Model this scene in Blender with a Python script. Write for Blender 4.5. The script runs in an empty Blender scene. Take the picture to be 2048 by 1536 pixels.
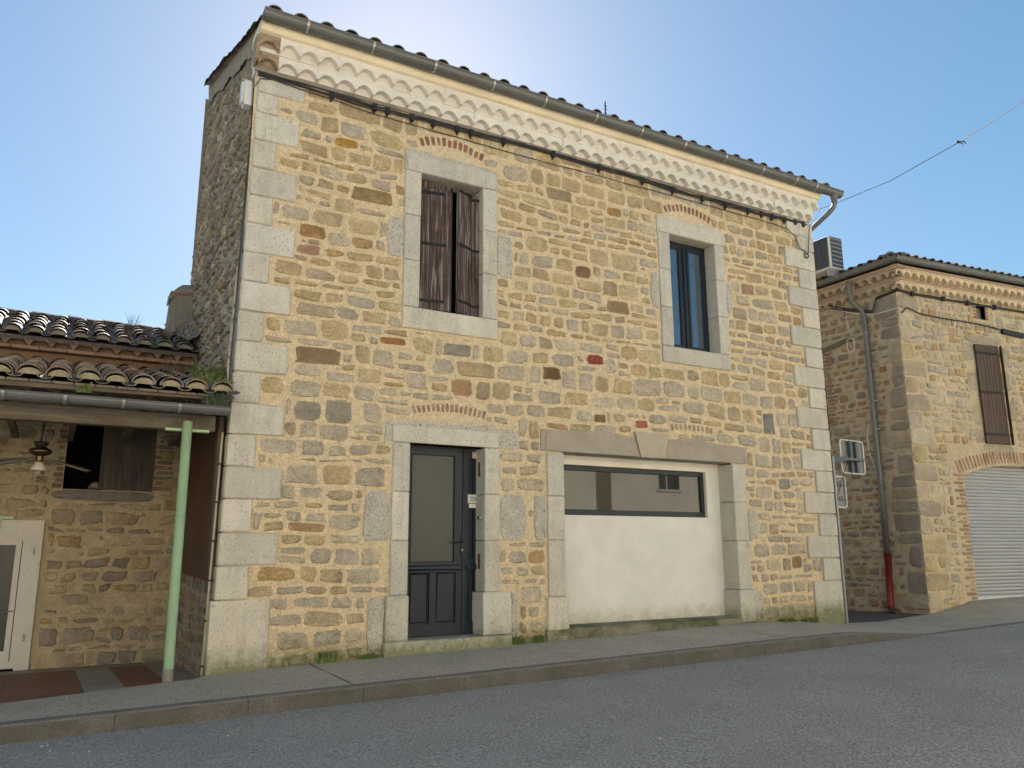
import bpy, math, random
import numpy as np
from mathutils import Matrix, Vector
rnd = random.Random(7)
sc = bpy.context.scene
# ---------------------------------------------------------------- camera, sky, sun, exposure
YAW, PITCH, ROLL, FPX = 0.518078185, 0.204611387, -0.00477983339, 1597.44
CAM = np.array([-1.5735, -8.7958, 1.2047])
cy, sy, cp, sp = math.cos(YAW), math.sin(YAW), math.cos(PITCH), math.sin(PITCH)
F_ = np.array([sy*cp, cy*cp, sp]); r0 = np.array([cy, -sy, 0.]); u0 = np.cross(r0, F_)
R_ = r0*math.cos(ROLL)+u0*math.sin(ROLL); U_ = -r0*math.sin(ROLL)+u0*math.cos(ROLL)
cam = bpy.data.cameras.new('camera'); co = bpy.data.objects.new('camera', cam); sc.collection.objects.link(co)
M = Matrix(((R_[0], U_[0], -F_[0], CAM[0]), (R_[1], U_[1], -F_[1], CAM[1]), (R_[2], U_[2], -F_[2], CAM[2]), (0, 0, 0, 1)))
co.matrix_world = M
cam.sensor_width = 36; cam.lens = 36*FPX/2048; cam.clip_end = 3000; cam.clip_start = .05
sc.camera = co
SUN_AZ, SUN_EL = math.radians(21.0), math.radians(32.5)      # azimuth clockwise from +y
w = bpy.data.worlds.new('World'); sc.world = w; w.use_nodes = True
nt = w.node_tree; bg = nt.nodes['Background']
sky = nt.nodes.new('ShaderNodeTexSky'); sky.sky_type = 'NISHITA'; sky.sun_disc = False
sky.sun_elevation = SUN_EL; sky.sun_rotation = SUN_AZ; sky.altitude = 300; sky.air_density = 1.0; sky.dust_density = .35; sky.ozone_density = 2.0
gm = nt.nodes.new('ShaderNodeGamma'); gm.inputs[1].default_value = .67
hs = nt.nodes.new('ShaderNodeHueSaturation'); hs.inputs['Saturation'].default_value = 1.42; hs.inputs['Value'].default_value = 1.0; hs.inputs['Hue'].default_value = .4925
nt.links.new(sky.outputs[0], gm.inputs[0]); nt.links.new(gm.outputs[0], hs.inputs['Color']); nt.links.new(hs.outputs[0], bg.inputs[0]); bg.inputs[1].default_value = 0.0715
sl = bpy.data.lights.new('sun', 'SUN'); sl.energy = 5.0; sl.angle = math.radians(.5); sl.color = (1, .95, .86)
so = bpy.data.objects.new('sun', sl); sc.collection.objects.link(so)
sd = Vector((math.sin(SUN_AZ)*math.cos(SUN_EL), math.cos(SUN_AZ)*math.cos(SUN_EL), math.sin(SUN_EL)))
so.rotation_euler = sd.to_track_quat('Z', 'Y').to_euler(); so.location = (0, 0, 20)
sc.view_settings.view_transform = 'Standard'; sc.view_settings.look = 'None'
sc.view_settings.exposure = 1.82; sc.view_settings.gamma = 1
sc.render.resolution_x = 1024; sc.render.resolution_y = 768

# ---------------------------------------------------------------- helpers
def lin(c):
    return tuple(((x/255)/12.92 if x/255 <= .04045 else ((x/255+.055)/1.055)**2.4) for x in c)
class MB:
    def __init__(s): s.v = []; s.f = []; s.c = []; s.m = []; s.mi = 0; s.col = (1, 1, 1)
    def add(s, vs, fs, col=None, mi=None):
        b = len(s.v); s.v.extend(vs); c = col or s.col
        s.c.extend(c if isinstance(c, list) else [c]*len(vs)); s.f.extend([tuple(b+i for i in f) for f in fs]); s.m.extend([s.mi if mi is None else mi]*len(fs))
    def box(s, a, b, col=None, mi=None):
        x0, y0, z0 = a; x1, y1, z1 = b
        s.add([(x0,y0,z0),(x1,y0,z0),(x1,y1,z0),(x0,y1,z0),(x0,y0,z1),(x1,y0,z1),(x1,y1,z1),(x0,y1,z1)],
              [(0,3,2,1),(4,5,6,7),(0,1,5,4),(1,2,6,5),(2,3,7,6),(3,0,4,7)], col, mi)
    def hexa(s, p, col=None, mi=None):   # 8 points, bottom 4 then top 4
        s.add([tuple(q) for q in p], [(0,3,2,1),(4,5,6,7),(0,1,5,4),(1,2,6,5),(2,3,7,6),(3,0,4,7)], col, mi)
    def cbox(s, a, b, ch=.008, col=None, mi=None):   # chamfered box
        x0, y0, z0 = a; x1, y1, z1 = b; vs = []; idx = {}; jt = .004 if ch in (.006, .007, .009, .01, .012) else 0
        if jt and col is None and mi is None: k_ = rnd.uniform(.86, 1.06); col = (k_*rnd.uniform(.98, 1.02), k_, k_*rnd.uniform(.95, 1.02))
        for i, (x, sx) in enumerate(((x0, 1), (x1, -1))):
            for j, (y, sy_) in enumerate(((y0, 1), (y1, -1))):
                for k, (z, sz) in enumerate(((z0, 1), (z1, -1))):
                    for ax in range(3):
                        e_ = ch*(1+(rnd.uniform(-.3, 1.2) if jt else 0)); p = [x+sx*e_, y+sy_*e_, z+sz*e_]; p[ax] = (x, y, z)[ax]; idx[i, j, k, ax] = len(vs); vs.append(tuple(p))
        fs = []
        for ax in range(3):
            o = [q for q in range(3) if q != ax]
            for e in (0, 1):
                q = []
                for (m, n) in ((0, 0), (1, 0), (1, 1), (0, 1)):
                    t = [0, 0, 0]; t[ax] = e; t[o[0]] = m; t[o[1]] = n; q.append(idx[t[0], t[1], t[2], ax])
                fs.append(tuple(q))
            for m in (0, 1):
                for n in (0, 1):
                    t = [0, 0, 0]; t[o[0]] = m; t[o[1]] = n; a_ = list(t); b_ = list(t); b_[ax] = 1
                    fs.append((idx[tuple(a_)+(o[0],)], idx[tuple(b_)+(o[0],)], idx[tuple(b_)+(o[1],)], idx[tuple(a_)+(o[1],)]))
        for t in [(i, j, k) for i in (0, 1) for j in (0, 1) for k in (0, 1)]:
            fs.append((idx[t+(0,)], idx[t+(1,)], idx[t+(2,)]))
        s.add(vs, fs, col, mi)
    def tube(s, pts, r, n=8, col=None, mi=None, cap=True):
        pts = [Vector(p) for p in pts]; rs = r if isinstance(r, (list, tuple)) else [r]*len(pts); vs = []; fs = []
        up = None
        for i, p in enumerate(pts):
            d = (pts[min(i+1, len(pts)-1)]-pts[max(i-1, 0)]).normalized()
            if up is None: up = Vector((0, 0, 1)) if abs(d.z) < .9 else Vector((1, 0, 0))
            a = d.cross(up).normalized(); b = a.cross(d).normalized(); up = b
            for k in range(n):
                t = 2*math.pi*k/n; q = p+a*(math.cos(t)*rs[i])+b*(math.sin(t)*rs[i]); vs.append(tuple(q))
        for i in range(len(pts)-1):
            for k in range(n): fs.append((i*n+k, i*n+(k+1) % n, (i+1)*n+(k+1) % n, (i+1)*n+k))
        if cap: fs.append(tuple(range(n))); fs.append(tuple((len(pts)-1)*n+k for k in range(n)))
        s.add(vs, fs, col, mi)
    def lathe(s, prof, c=(0, 0, 0), n=20, col=None, mi=None):
        vs = []; fs = []
        for (r, z) in prof:
            for k in range(n): t = 2*math.pi*k/n; vs.append((c[0]+r*math.cos(t), c[1]+r*math.sin(t), c[2]+z))
        for i in range(len(prof)-1):
            for k in range(n): fs.append((i*n+k, i*n+(k+1) % n, (i+1)*n+(k+1) % n, (i+1)*n+k))
        s.add(vs, fs, col, mi)
    def prism(s, poly, y0, y1, col=None, mi=None):   # poly of (x,z) extruded in y
        n = len(poly); vs = [(x, y0, z) for x, z in poly]+[(x, y1, z) for x, z in poly]
        fs = [tuple(range(n)), tuple(range(2*n-1, n-1, -1))]+[(i, n+i, n+(i+1) % n, (i+1) % n) for i in range(n)]
        s.add(vs, fs, col, mi)
    def build(s, name, mats, parent=None, smooth=False):
        me = bpy.data.meshes.new(name); me.from_pydata(s.v, [], s.f)
        mats = mats if isinstance(mats, (list, tuple)) else [mats]
        for m in mats: me.materials.append(m)
        if len(mats) > 1: me.polygons.foreach_set('material_index', s.m)
        ca = me.color_attributes.new('Col', 'FLOAT_COLOR', 'POINT')
        arr = np.ones((len(s.v), 4), np.float32); arr[:, :3] = np.array(s.c, np.float32).reshape(-1, 3); ca.data.foreach_set('color', arr.ravel())
        if smooth: me.polygons.foreach_set('use_smooth', [True]*len(s.f))
        me.update()
        o = bpy.data.objects.new(name, me); sc.collection.objects.link(o)
        if parent is not None:
            o.parent = parent; o.matrix_parent_inverse = ABSW(parent).inverted()
        return o
def ABSW(o):
    m = Matrix.Translation(o.location) @ o.rotation_euler.to_matrix().to_4x4()
    return (ABSW(o.parent) @ o.matrix_parent_inverse @ m) if o.parent else m
def tag(o, label=None, cat=None, group=None, kind=None):
    if label: o['label'] = label
    if cat: o['category'] = cat
    if group: o['group'] = group
    if kind: o['kind'] = kind
    return o
def thing(name, label, cat, loc=(0, 0, 0), group=None):
    o = bpy.data.objects.new(name, None); sc.collection.objects.link(o); o.location = loc
    return tag(o, label, cat, group)

# ---------------------------------------------------------------- materials
MATS = {}
def mat(name, base=(.5, .5, .5), rough=.8, metal=0, attr=False, var=0., vscale=3., fine=0., fscale=60., speck=None,
        bump=0., bscale=40., bdist=.01, stain=None, moss=None, grain=None, spec=.5, bump2=None, ior=None):
    m = bpy.data.materials.new(name); m.use_nodes = True; t = m.node_tree; N = t.nodes; L = t.links
    B = N['Principled BSDF']; B.inputs['Roughness'].default_value = rough; B.inputs['Metallic'].default_value = metal
    B.inputs['Specular IOR Level'].default_value = spec
    if ior: B.inputs['IOR'].default_value = ior
    tc = N.new('ShaderNodeTexCoord'); P = tc.outputs['Object']
    def noise(scale, detail=5, rough_=.6, vec=P, dist=0):
        n = N.new('ShaderNodeTexNoise'); n.inputs['Scale'].default_value = scale; n.inputs['Detail'].default_value = detail
        n.inputs['Roughness'].default_value = rough_; n.inputs['Distortion'].default_value = dist; L.new(vec, n.inputs['Vector']); return n.outputs['Fac']
    def ramp(v, a, b, ca=(0, 0, 0, 1), cb=(1, 1, 1, 1)):
        r = N.new('ShaderNodeValToRGB'); r.color_ramp.elements[0].position = a; r.color_ramp.elements[1].position = b
        r.color_ramp.elements[0].color = ca; r.color_ramp.elements[1].color = cb; L.new(v, r.inputs[0]); return r.outputs[0]
    def mix(fac, a, b, mode='MIX'):
        x = N.new('ShaderNodeMix'); x.data_type = 'RGBA'; x.blend_type = mode
        for s_, v in ((0, fac), (6, a), (7, b)):
            if isinstance(v, (int, float)): x.inputs[s_].default_value = v
            elif isinstance(v, tuple): x.inputs[s_].default_value = (v+(1,))[:4]
            else: L.new(v, x.inputs[s_])
        return x.outputs[2]
    def math_(op, a, b):
        x = N.new('ShaderNodeMath'); x.operation = op
        for i, v in enumerate((a, b)):
            if isinstance(v, (int, float)): x.inputs[i].default_value = v
            else: L.new(v, x.inputs[i])
        return x.outputs[0]
    if attr:
        a = N.new('ShaderNodeAttribute'); a.attribute_name = 'Col'; col = a.outputs['Color']
        if base != (.5, .5, .5): col = mix(1., col, base, 'MULTIPLY')
    else:
        rgb = N.new('ShaderNodeRGB'); rgb.outputs[0].default_value = base+(1,); col = rgb.outputs[0]
    if var:
        n = ramp(noise(vscale, 6, .65), .3, .7, (1-var,)*3+(1,), (1+var,)*3+(1,)); col = mix(1., col, n, 'MULTIPLY')
    if fine:
        n = ramp(noise(fscale, 4, .75), .40, .60, (1-fine,)*3+(1,), (1+fine,)*3+(1,)); col = mix(1., col, n, 'MULTIPLY')
    if grain:   # (axis-scales, strength, colour)
        mp = N.new('ShaderNodeMapping'); mp.inputs['Scale'].default_value = grain[0]; L.new(P, mp.inputs[0])
        g = ramp(noise(1., 6, .7, mp.outputs[0], .4), grain[3] if len(grain) > 3 else .42, grain[4] if len(grain) > 4 else .62); col = mix(math_('MULTIPLY', g, grain[1]), col, grain[2])
    if stain:   # list of (scale, lo, hi, strength, colour, stretch)
        for (s_, lo, hi, st, c_, stretch) in stain:
            mp = N.new('ShaderNodeMapping'); mp.inputs['Scale'].default_value = stretch; L.new(P, mp.inputs[0])
            g = ramp(noise(s_, 6, .7, mp.outputs[0]), lo, hi); col = mix(math_('MULTIPLY', g, st), col, c_)
    if speck:   # (scale, threshold, colour, strength)
        g = ramp(noise(speck[0], 3, .6), speck[1], speck[1]+.04); col = mix(math_('MULTIPLY', g, speck[3]), col, speck[2])
    if moss:    # (z base, height, slope-x, colour)
        sx = N.new('ShaderNodeSeparateXYZ'); L.new(P, sx.inputs[0])
        h = math_('SUBTRACT', sx.outputs['Z'], math_('MULTIPLY', sx.outputs['X'], moss[2]))
        h = math_('SUBTRACT', 1., math_('DIVIDE', math_('SUBTRACT', h, moss[0]), moss[1]))
        g = ramp(math_('MULTIPLY', math_('MAXIMUM', h, 0.), math_('ADD', noise(9., 6, .8), .1)), .25, .6)
        g2 = ramp(noise(26, 3, .6), .35, .6)
        col = mix(math_('MULTIPLY', g, .78), col, mix(g2, moss[3], tuple(x*1.9 for x in moss[3])))
    L.new(col, B.inputs['Base Color'])
    if bump:
        b = N.new('ShaderNodeBump'); b.inputs['Strength'].default_value = bump; b.inputs['Distance'].default_value = bdist
        L.new(noise(bscale, 6, .7), b.inputs['Height']); out = b.outputs[0]
        if bump2:
            b2 = N.new('ShaderNodeBump'); b2.inputs['Strength'].default_value = bump2[0]; b2.inputs['Distance'].default_value = bump2[2]
            L.new(noise(bump2[1], 4, .6), b2.inputs['Height']); L.new(out, b2.inputs['Normal']); out = b2.outputs[0]
        L.new(out, B.inputs['Normal'])
    MATS[name] = m; return m
V1 = (1, 1, 1); VS = (6, 6, .7)
MOSS = (.07, .08, .02)
m_wall = mat('rubble_stone', attr=True, rough=.92, var=.2, vscale=13, fine=.22, fscale=70, bump=.9, bscale=45, bdist=.02, bump2=(.6, 14, .04), speck=(48, .63, (.22, .17, .11), .6), stain=[(2.2, .56, .75, .3, (.27, .20, .11), V1), (1.5, .54, .72, .28, (.30, .25, .17), (3.5, 3.5, .45)), (16, .62, .70, .4, (.55, .49, .38), V1)], moss=(0.0, .5, .0225, MOSS))
m_old = mat('old_rubble', attr=True, rough=.95, var=.25, vscale=5, fine=.2, fscale=60, bump=.8, bscale=35, bdist=.03, bump2=(.6, 12, .05), stain=[(1.3, .5, .7, .5, (.10, .09, .075), V1), (6, .62, .72, .5, (.05, .045, .038), V1)])
m_oldw = mat('porch_rubble', attr=True, rough=.95, var=.2, vscale=6, fine=.15, fscale=60, bump=.7, bscale=30, bdist=.03, bump2=(.6, 10, .05), stain=[(1.7, .55, .75, .45, (.16, .16, .11), V1)])
m_lime = mat('cut_limestone', (.57, .535, .455), attr=True, rough=.85, var=.12, vscale=3, fine=.09, fscale=90, speck=(52, .61, (.17, .155, .13), .75), bump=.8, bscale=70, bdist=.006, stain=[(1.6, .5, .72, .5, (.30, .275, .225), (4, 4, .6)), (9, .58, .70, .4, (.22, .205, .175), V1)], moss=(0.02, .42, .0225, MOSS))
m_limer = mat('rough_limestone', (.55, .515, .43), rough=.92, var=.15, vscale=5, fine=.2, fscale=60, speck=(45, .60, (.16, .145, .12), .8), bump=1., bscale=32, bdist=.03, moss=(0.02, .35, .0225, MOSS))
m_white = mat('white_render', (.70, .675, .615), rough=.85, var=.07, vscale=3, fine=.04, fscale=60, bump=.2, bscale=30, bdist=.006, stain=[(5, .56, .74, .5, (.46, .41, .33), V1), (14, .63, .72, .6, (.26, .21, .16), V1), (1.2, .5, .7, .3, (.5, .46, .39), (1, 1, 4))])
m_cream = mat('cream_render', (.76, .68, .52), rough=.88, var=.1, vscale=2, fine=.05, fscale=50, bump=.25, bscale=25, bdist=.008, stain=[(2.5, .5, .72, .4, (.42, .33, .19), (1, 1, 3))])
m_plast = mat('white_plaster', (.70, .68, .615), rough=.85, var=.09, vscale=2.2, fine=.03, fscale=50, bump=.3, bscale=9, bdist=.012, stain=[(.9, .55, .8, .3, (.47, .41, .31), V1)], moss=(.1, .62, .0, (.20, .185, .11)))
m_zinc = mat('zinc', (.135, .14, .135), rough=.5, metal=.3, var=.18, vscale=4, fine=.06, fscale=40, stain=[(2, .5, .75, .45, (.09, .085, .075), V1)], bump=.08, bscale=20)
m_zincl = mat('zinc_clip', (.42, .41, .38), rough=.4, metal=.7)
m_tile = mat('canal_tile', attr=True, rough=.68, var=.3, vscale=8, fine=.2, fscale=55, speck=(24, .60, (.30, .28, .23), .45), bump=.5, bscale=40, bdist=.01, stain=[(7, .5, .66, .65, (.035, .03, .026), V1)])
m_brick = mat('brick', attr=True, rough=.9, var=.2, vscale=12, fine=.15, fscale=70, bump=.5, bscale=45, bdist=.01)
m_door = mat('anthracite_paint', (.013, .021, .031), rough=.42, spec=.3, var=.15, vscale=3, fine=.05, fscale=30, bump=.06, bscale=60, bdist=.003)
m_glassF = mat('frosted_glass', (.02, .025, .024), rough=.3, var=.3, vscale=1.6, ior=1.45, bump=.25, bscale=45, bdist=.004)
m_glass = mat('window_glass', (.03, .033, .032), rough=.015, ior=1.5)
m_glassB = mat('sky_reflection_glass', (.035, .06, .09), rough=.01, ior=2.6)  # blue of the reflected sky is put into the base colour
m_wood = mat('weathered_wood', (.05, .024, .016), rough=.75, attr=False, var=.35, vscale=7, grain=((42, 42, 1.4), .8, (.33, .30, .28), .49, .64), bump=.6, bscale=25, bdist=.006)
m_woodg = mat('grey_timber', (.105, .08, .055), rough=.9, var=.25, vscale=4, grain=((2, 22, 22), .6, (.21, .18, .14), .45, .65), bump=.6, bscale=25, bdist=.01)
m_woodv = mat('old_board', (.06, .05, .042), rough=.9, var=.25, vscale=4, grain=((26, 26, 1.5), .6, (.12, .105, .09)), bump=.6, bscale=25, bdist=.01)
m_woodr = mat('red_brown_board', (.085, .032, .017), rough=.6, var=.35, vscale=3, grain=((20, 20, 1.2), .6, (.035, .017, .012)), bump=.4, bscale=25, bdist=.008, stain=[(1.2, .55, .7, .4, (.045, .07, .035), V1)])
m_woodb = mat('brown_shutter', (.075, .045, .03), rough=.7, var=.2, vscale=5, grain=((30, 30, 1.5), .5, (.14, .10, .075)), bump=.4, bscale=25, bdist=.005)
m_iron = mat('black_iron', (.018, .017, .017), rough=.6, metal=.3)
m_cable = mat('black_cable', (.014, .014, .015), rough=.55)
m_cableg = mat('grey_cable', (.16, .16, .16), rough=.6)
m_cond = mat('cream_conduit', (.52, .43, .28), rough=.6, var=.12, vscale=5)
m_pvc = mat('white_plastic', (.62, .62, .6), rough=.45, var=.05, vscale=4)
m_green = mat('green_paint', (.34, .48, .27), rough=.5, var=.1, vscale=3, fine=.04, fscale=30, speck=(40, .69, (.12, .2, .12), .6), stain=[(5, .66, .74, .8, (.33, .34, .24), V1)])
m_blackv = mat('dark_interior', (.004, .004, .004), rough=1, spec=0)
m_asph = mat('asphalt', (.32, .298, .27), rough=.9, var=.1, vscale=.9, fine=.5, fscale=58, speck=(120, .66, (.42, .41, .40), .8), bump=.8, bscale=90, bdist=.012, stain=[(.5, .55, .7, .3, (.22, .205, .19), V1), (1.2, .58, .78, .35, (.36, .32, .27), V1), (2.7, .66, .72, .5, (.16, .15, .145), (1, 2.5, 1))])
m_asph2 = mat('alley_asphalt', (.075, .068, .062), rough=.85, var=.2, vscale=2, fine=.3, fscale=90, bump=.6, bscale=90, bdist=.01)
m_pave = mat('washed_concrete', (.41, .37, .29), rough=.92, var=.12, vscale=1.5, fine=.45, fscale=65, speck=(110, .64, (.42, .40, .35), .7), bump=.8, bscale=100, bdist=.01, stain=[(.8, .5, .72, .4, (.28, .25, .185), V1), (2.6, .56, .7, .3, (.22, .225, .13), V1)])
m_kerb = mat('kerb_stone', (.12, .112, .10), rough=.9, var=.2, vscale=2.5, fine=.25, fscale=70, bump=.7, bscale=60, bdist=.01, stain=[(1.6, .42, .62, .7, (.085, .08, .055), V1), (4, .55, .7, .5, (.055, .052, .04), V1)])
m_kerbt = mat('kerb_top', (.17, .155, .13), rough=.9, var=.2, vscale=3, fine=.3, fscale=80, bump=.6, bscale=70, bdist=.01)
m_terra = mat('terracotta_floor', attr=True, rough=.6, var=.15, vscale=4, fine=.08, fscale=40, stain=[(2, .55, .7, .3, (.07, .06, .05), V1)])
m_oldp = mat('white_painted_render', (.55, .53, .48), rough=.8, var=.08, vscale=4, fine=.05, fscale=50, stain=[(4, .6, .72, .5, (.3, .25, .18), V1)], bump=.2, bscale=20)
m_bed = mat('tile_bedding', (.30, .26, .175), rough=.95, var=.25, vscale=9, fine=.15, fscale=50, bump=.6, bscale=40, bdist=.01)
m_conc = mat('grey_concrete', (.22, .20, .165), rough=.95, var=.25, vscale=4, fine=.2, fscale=60, bump=.6, bscale=40, bdist=.01, speck=(30, .62, (.4, .38, .34), .5))
m_brass = mat('dark_brass', (.10, .075, .035), rough=.3, metal=.9)
m_frost = mat('lamp_glass', (.5, .47, .4), rough=.4)
m_blade = mat('fan_blade', (.11, .085, .07), rough=.35)
m_roller = mat('roller_shutter', (.40, .41, .395), rough=.45, var=.05, vscale=3, metal=.15)
m_red = mat('red_pipe', (.17, .018, .012), rough=.5, var=.15, vscale=4)
m_sign = mat('galvanised_back', (.20, .185, .16), rough=.35, metal=.6, var=.1, vscale=5)
m_steel = mat('painted_steel', (.10, .12, .14), rough=.5, metal=.4)
m_galv = mat('galvanised_post', (.21, .225, .24), rough=.45, metal=.5, var=.1, vscale=5)
m_plate = mat('enamel_plate', (.75, .73, .66), rough=.25)
m_ink = mat('black_ink', (.015, .015, .015), rough=.4)
m_redink = mat('red_ink', (.45, .05, .03), rough=.5)
m_leaf = mat('weed_leaf', attr=True, rough=.7, var=.25, vscale=20)
m_acw = mat('ac_casing', (.62, .62, .6), rough=.45)
m_acg = mat('ac_grille', (.06, .065, .075), rough=.5)
m_pink = mat('pink_render', (.74, .65, .52), rough=.9, var=.1, vscale=1.5, bump=.3, bscale=20)
m_cream2 = mat('cream_house_render', (.78, .71, .56), rough=.9, var=.1, vscale=1.5, bump=.3, bscale=20)
m_ground = mat('earth', (.12, .11, .085), rough=1, var=.3, vscale=.4)

# ---------------------------------------------------------------- stone walling generator
OCHRE = [(.46, .355, .19), (.42, .32, .175), (.48, .38, .215), (.41, .31, .18), (.47, .35, .185)]
GREY = [(.44, .385, .295), (.41, .36, .28), (.48, .42, .315), (.43, .375, .295), (.40, .36, .29), (.50, .43, .315)]
BROWN = [(.37, .29, .18), (.35, .28, .19), (.39, .31, .20), (.41, .33, .22)]
RUST = [(.38, .22, .10), (.42, .27, .10), (.36, .20, .12)]
def stone(mb, P, quad, col, rg, thick=.014, sink=.02, rough=1., N=20):
    """irregular rounded stone inside quad [(u,v)*4 ccw from lower left]; P maps (u,v,out) to 3-D"""
    e = rg.uniform(.2, .68); q = quad; MC = mb.col if mb.col != (1, 1, 1) else col
    k1, k2, p1, p2 = rg.uniform(-.05, .05), rg.uniform(-.04, .04), rg.uniform(0, 6.3), rg.uniform(0, 6.3)
    ou = []
    for i in range(N):
        t = 2*math.pi*(i+.5)/N; c, s_ = math.cos(t), math.sin(t)
        a = math.copysign(abs(c)**e, c); b = math.copysign(abs(s_)**e, s_)
        k = 1+rough*(k1*math.sin(2*t+p1)+k2*math.sin(3*t+p2)+rg.uniform(-.075, .035)+.03*math.sin(7*t+p1*3))
        a = max(-1.03, min(1.03, a*k)); b = max(-1.03, min(1.03, b*k)); ou.append((a, b))
    def bil(a, b):
        s_, t = (a+1)/2, (b+1)/2
        return tuple(q[0][i]*(1-s_)*(1-t)+q[1][i]*s_*(1-t)+q[2][i]*s_*t+q[3][i]*(1-s_)*t for i in (0, 1))
    tu, tv = rg.uniform(-.35, .35), rg.uniform(-.5, .3); o0 = thick*rg.uniform(.55, 1.25)
    vs = []
    wdt = max(.06, abs(q[1][0]-q[0][0])); hgt = max(.05, abs(q[3][1]-q[0][1]))
    rings = ((1., -sink, 0), (1., o0*.1, .3), (1-.012/max(wdt, hgt)*2.2, o0*.75, 1.), (.72, o0*1.05, 1.), (.36, o0*1.1, 1.))
    cols = []
    for ri, (rr, oo, tw) in enumerate(rings):
        for (a, b) in ou:
            u, v = bil(a*rr, b*rr)
            o = oo+tw*(o0*.5*(tu*a+tv*b)*rr+(rg.uniform(-.36, .36)*o0*(1 if ri < 4 else .3) if ri > 1 else 0)); vs.append(P(u, v, o))
    vs.append(P(*bil(0, 0), o0*1.1))
    fs = []
    for r in range(len(rings)-1):
        for i in range(N): fs.append((r*N+i, r*N+(i+1) % N, (r+1)*N+(i+1) % N, (r+1)*N+i))
    L = (len(rings)-1)*N; c = L+N
    for i in range(N): fs.append((L+i, L+(i+1) % N, c))
    cl = []; px_, py_ = rg.uniform(0, 6.3), rg.uniform(-.12, .12)
    for ri, (rr, oo, tw) in enumerate(rings):
        fm = (.8, .45, .12, 0, 0)[ri]
        for i in range(N):
            f2 = min(1, max(0, fm*rg.uniform(.3, 1.6))); k = 1+.10*math.sin(2*math.pi*i/N+px_)*rr+rg.uniform(-.05, .05)
            cl.append(tuple((col[j]*(1-f2)+MC[j]*f2)*k for j in range(3)))
    cl.append(col)
    mb.add(vs, fs, cl)
def inset_col(c, rg, j=.12):
    k = 1+rg.uniform(-j, j); return tuple(max(.005, x*k*(1+rg.uniform(-.022, .022))) for x in c)
def rubble(mb, P, U0, U1, V0, V1_, obst, rg, colf, hmin=.11, hmax=.22, wmin=.13, wmax=.46, gap=.012, thick=.014, special=(), rough=1., fill=3000, jit=.012, skip=0., outside=None, N=20):
    cell = .02; nx = int((U1-U0)/cell)+2; nz = int((V1_-V0)/cell)+2
    occ = np.zeros((nx, nz), bool)
    def mark(x0, x1, z0, z1):
        occ[max(0, int((x0-U0)/cell)):max(0, int((x1-U0)/cell)+1), max(0, int((z0-V0)/cell)):max(0, int((z1-V0)/cell)+1)] = True
    for o in obst: mark(*o)
    obst = list(obst)
    for (x0, x1, z0, z1, c) in special:
        stone(mb, P, [(x0, z0), (x1, z0+.01), (x1-.01, z1), (x0+.01, z1-.01)], c, rg, thick, rough=rough, N=N); mark(x0, x1, z0, z1); obst.append((x0, x1, z0, z1))
    def clip(x0, x1, z0, z1):
        for _ in range(6):
            hit = None
            for (a, b, c, d) in obst:
                if x0 < b+gap and x1 > a-gap and z0 < d+gap and z1 > c-gap: hit = (a, b, c, d); break
            if not hit: return x0, x1, z0, z1
            a, b, c, d = hit
            opts = [(x0, min(x1, a-gap*1.1), z0, z1), (max(x0, b+gap*1.1), x1, z0, z1), (x0, x1, z0, min(z1, c-gap*1.1)), (x0, x1, max(z0, d+gap*1.1), z1)]
            opts = [((p[1]-p[0])*(p[3]-p[2]), p) for p in opts if p[1]-p[0] > .05 and p[3]-p[2] > .045]
            if not opts: return None
            x0, x1, z0, z1 = max(opts)[1]
        return None
    rows = [V0]; 
    while rows[-1] < V1_-hmin*.8: rows.append(rows[-1]+rg.uniform(hmin, hmax))
    rows[-1] = V1_
    ph = [(rg.uniform(0, 6), rg.uniform(0, 6), rg.uniform(.5, 1.1), rg.uniform(1.8, 3.2)) for _ in rows]
    def zr(i, x):
        if i == 0: return V0
        if i == len(rows)-1: return V1_
        p = ph[i]; return rows[i]+.028*math.sin(p[2]*x+p[0])+.016*math.sin(p[3]*x+p[1])
    for i in range(len(rows)-1):
        x = U0-rg.uniform(0, .2); h = rows[i+1]-rows[i]
        while x < U1:
            wd = rg.triangular(wmin, wmax, wmin+(wmax-wmin)*.38)*(.75+.5*h/hmax)
            xa, xb = x+gap, x+wd-gap; x += wd
            xa = max(xa, U0); xb = min(xb, U1)
            if xb-xa < .05 or rg.random() < skip: continue
            xm = (xa+xb)/2; za, zb = zr(i, xm)+gap*1.1, zr(i+1, xm)-gap*1.1
            parts = [(xa, xb, za, zb)]
            if zb-za > .155 and rg.random() < .17:
                zm = za+(zb-za)*rg.uniform(.4, .6); parts = [(xa, xb, za, zm-gap), (xa, xb, zm+gap, zb)]
                if wd > .3 and rg.random() < .6:
                    k = rg.choice((0, 1)); p = parts.pop(k); xs = p[0]+(p[1]-p[0])*rg.uniform(.35, .65); parts += [(p[0], xs-gap, p[2], p[3]), (xs+gap, p[1], p[2], p[3])]
            for p in parts:
                if outside and outside((p[0]+p[1])/2, p[3]): continue
                c = clip(*p)
                if not c: continue
                a, b, c0, d = c
                if rg.random() < .15: a += (b-a)*rg.uniform(0, .12); d -= (d-c0)*rg.uniform(0, .15)
                sl = (zr(i, b)-zr(i, a)) if c == p else 0; sl2 = (zr(i+1, b)-zr(i+1, a)) if c == p else 0
                J = lambda: rg.uniform(-jit, jit)
                Q = [(a+J(), c0-sl/2+J()), (b+J(), c0+sl/2+J()), (b+J(), d+sl2/2+J()), (a+J(), d-sl2/2+J())]
                stone(mb, P, Q, colf((a+b)/2, (c0+d)/2, rg), rg, thick, rough=rough, N=N); mark(a, b, c0, d)
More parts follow.
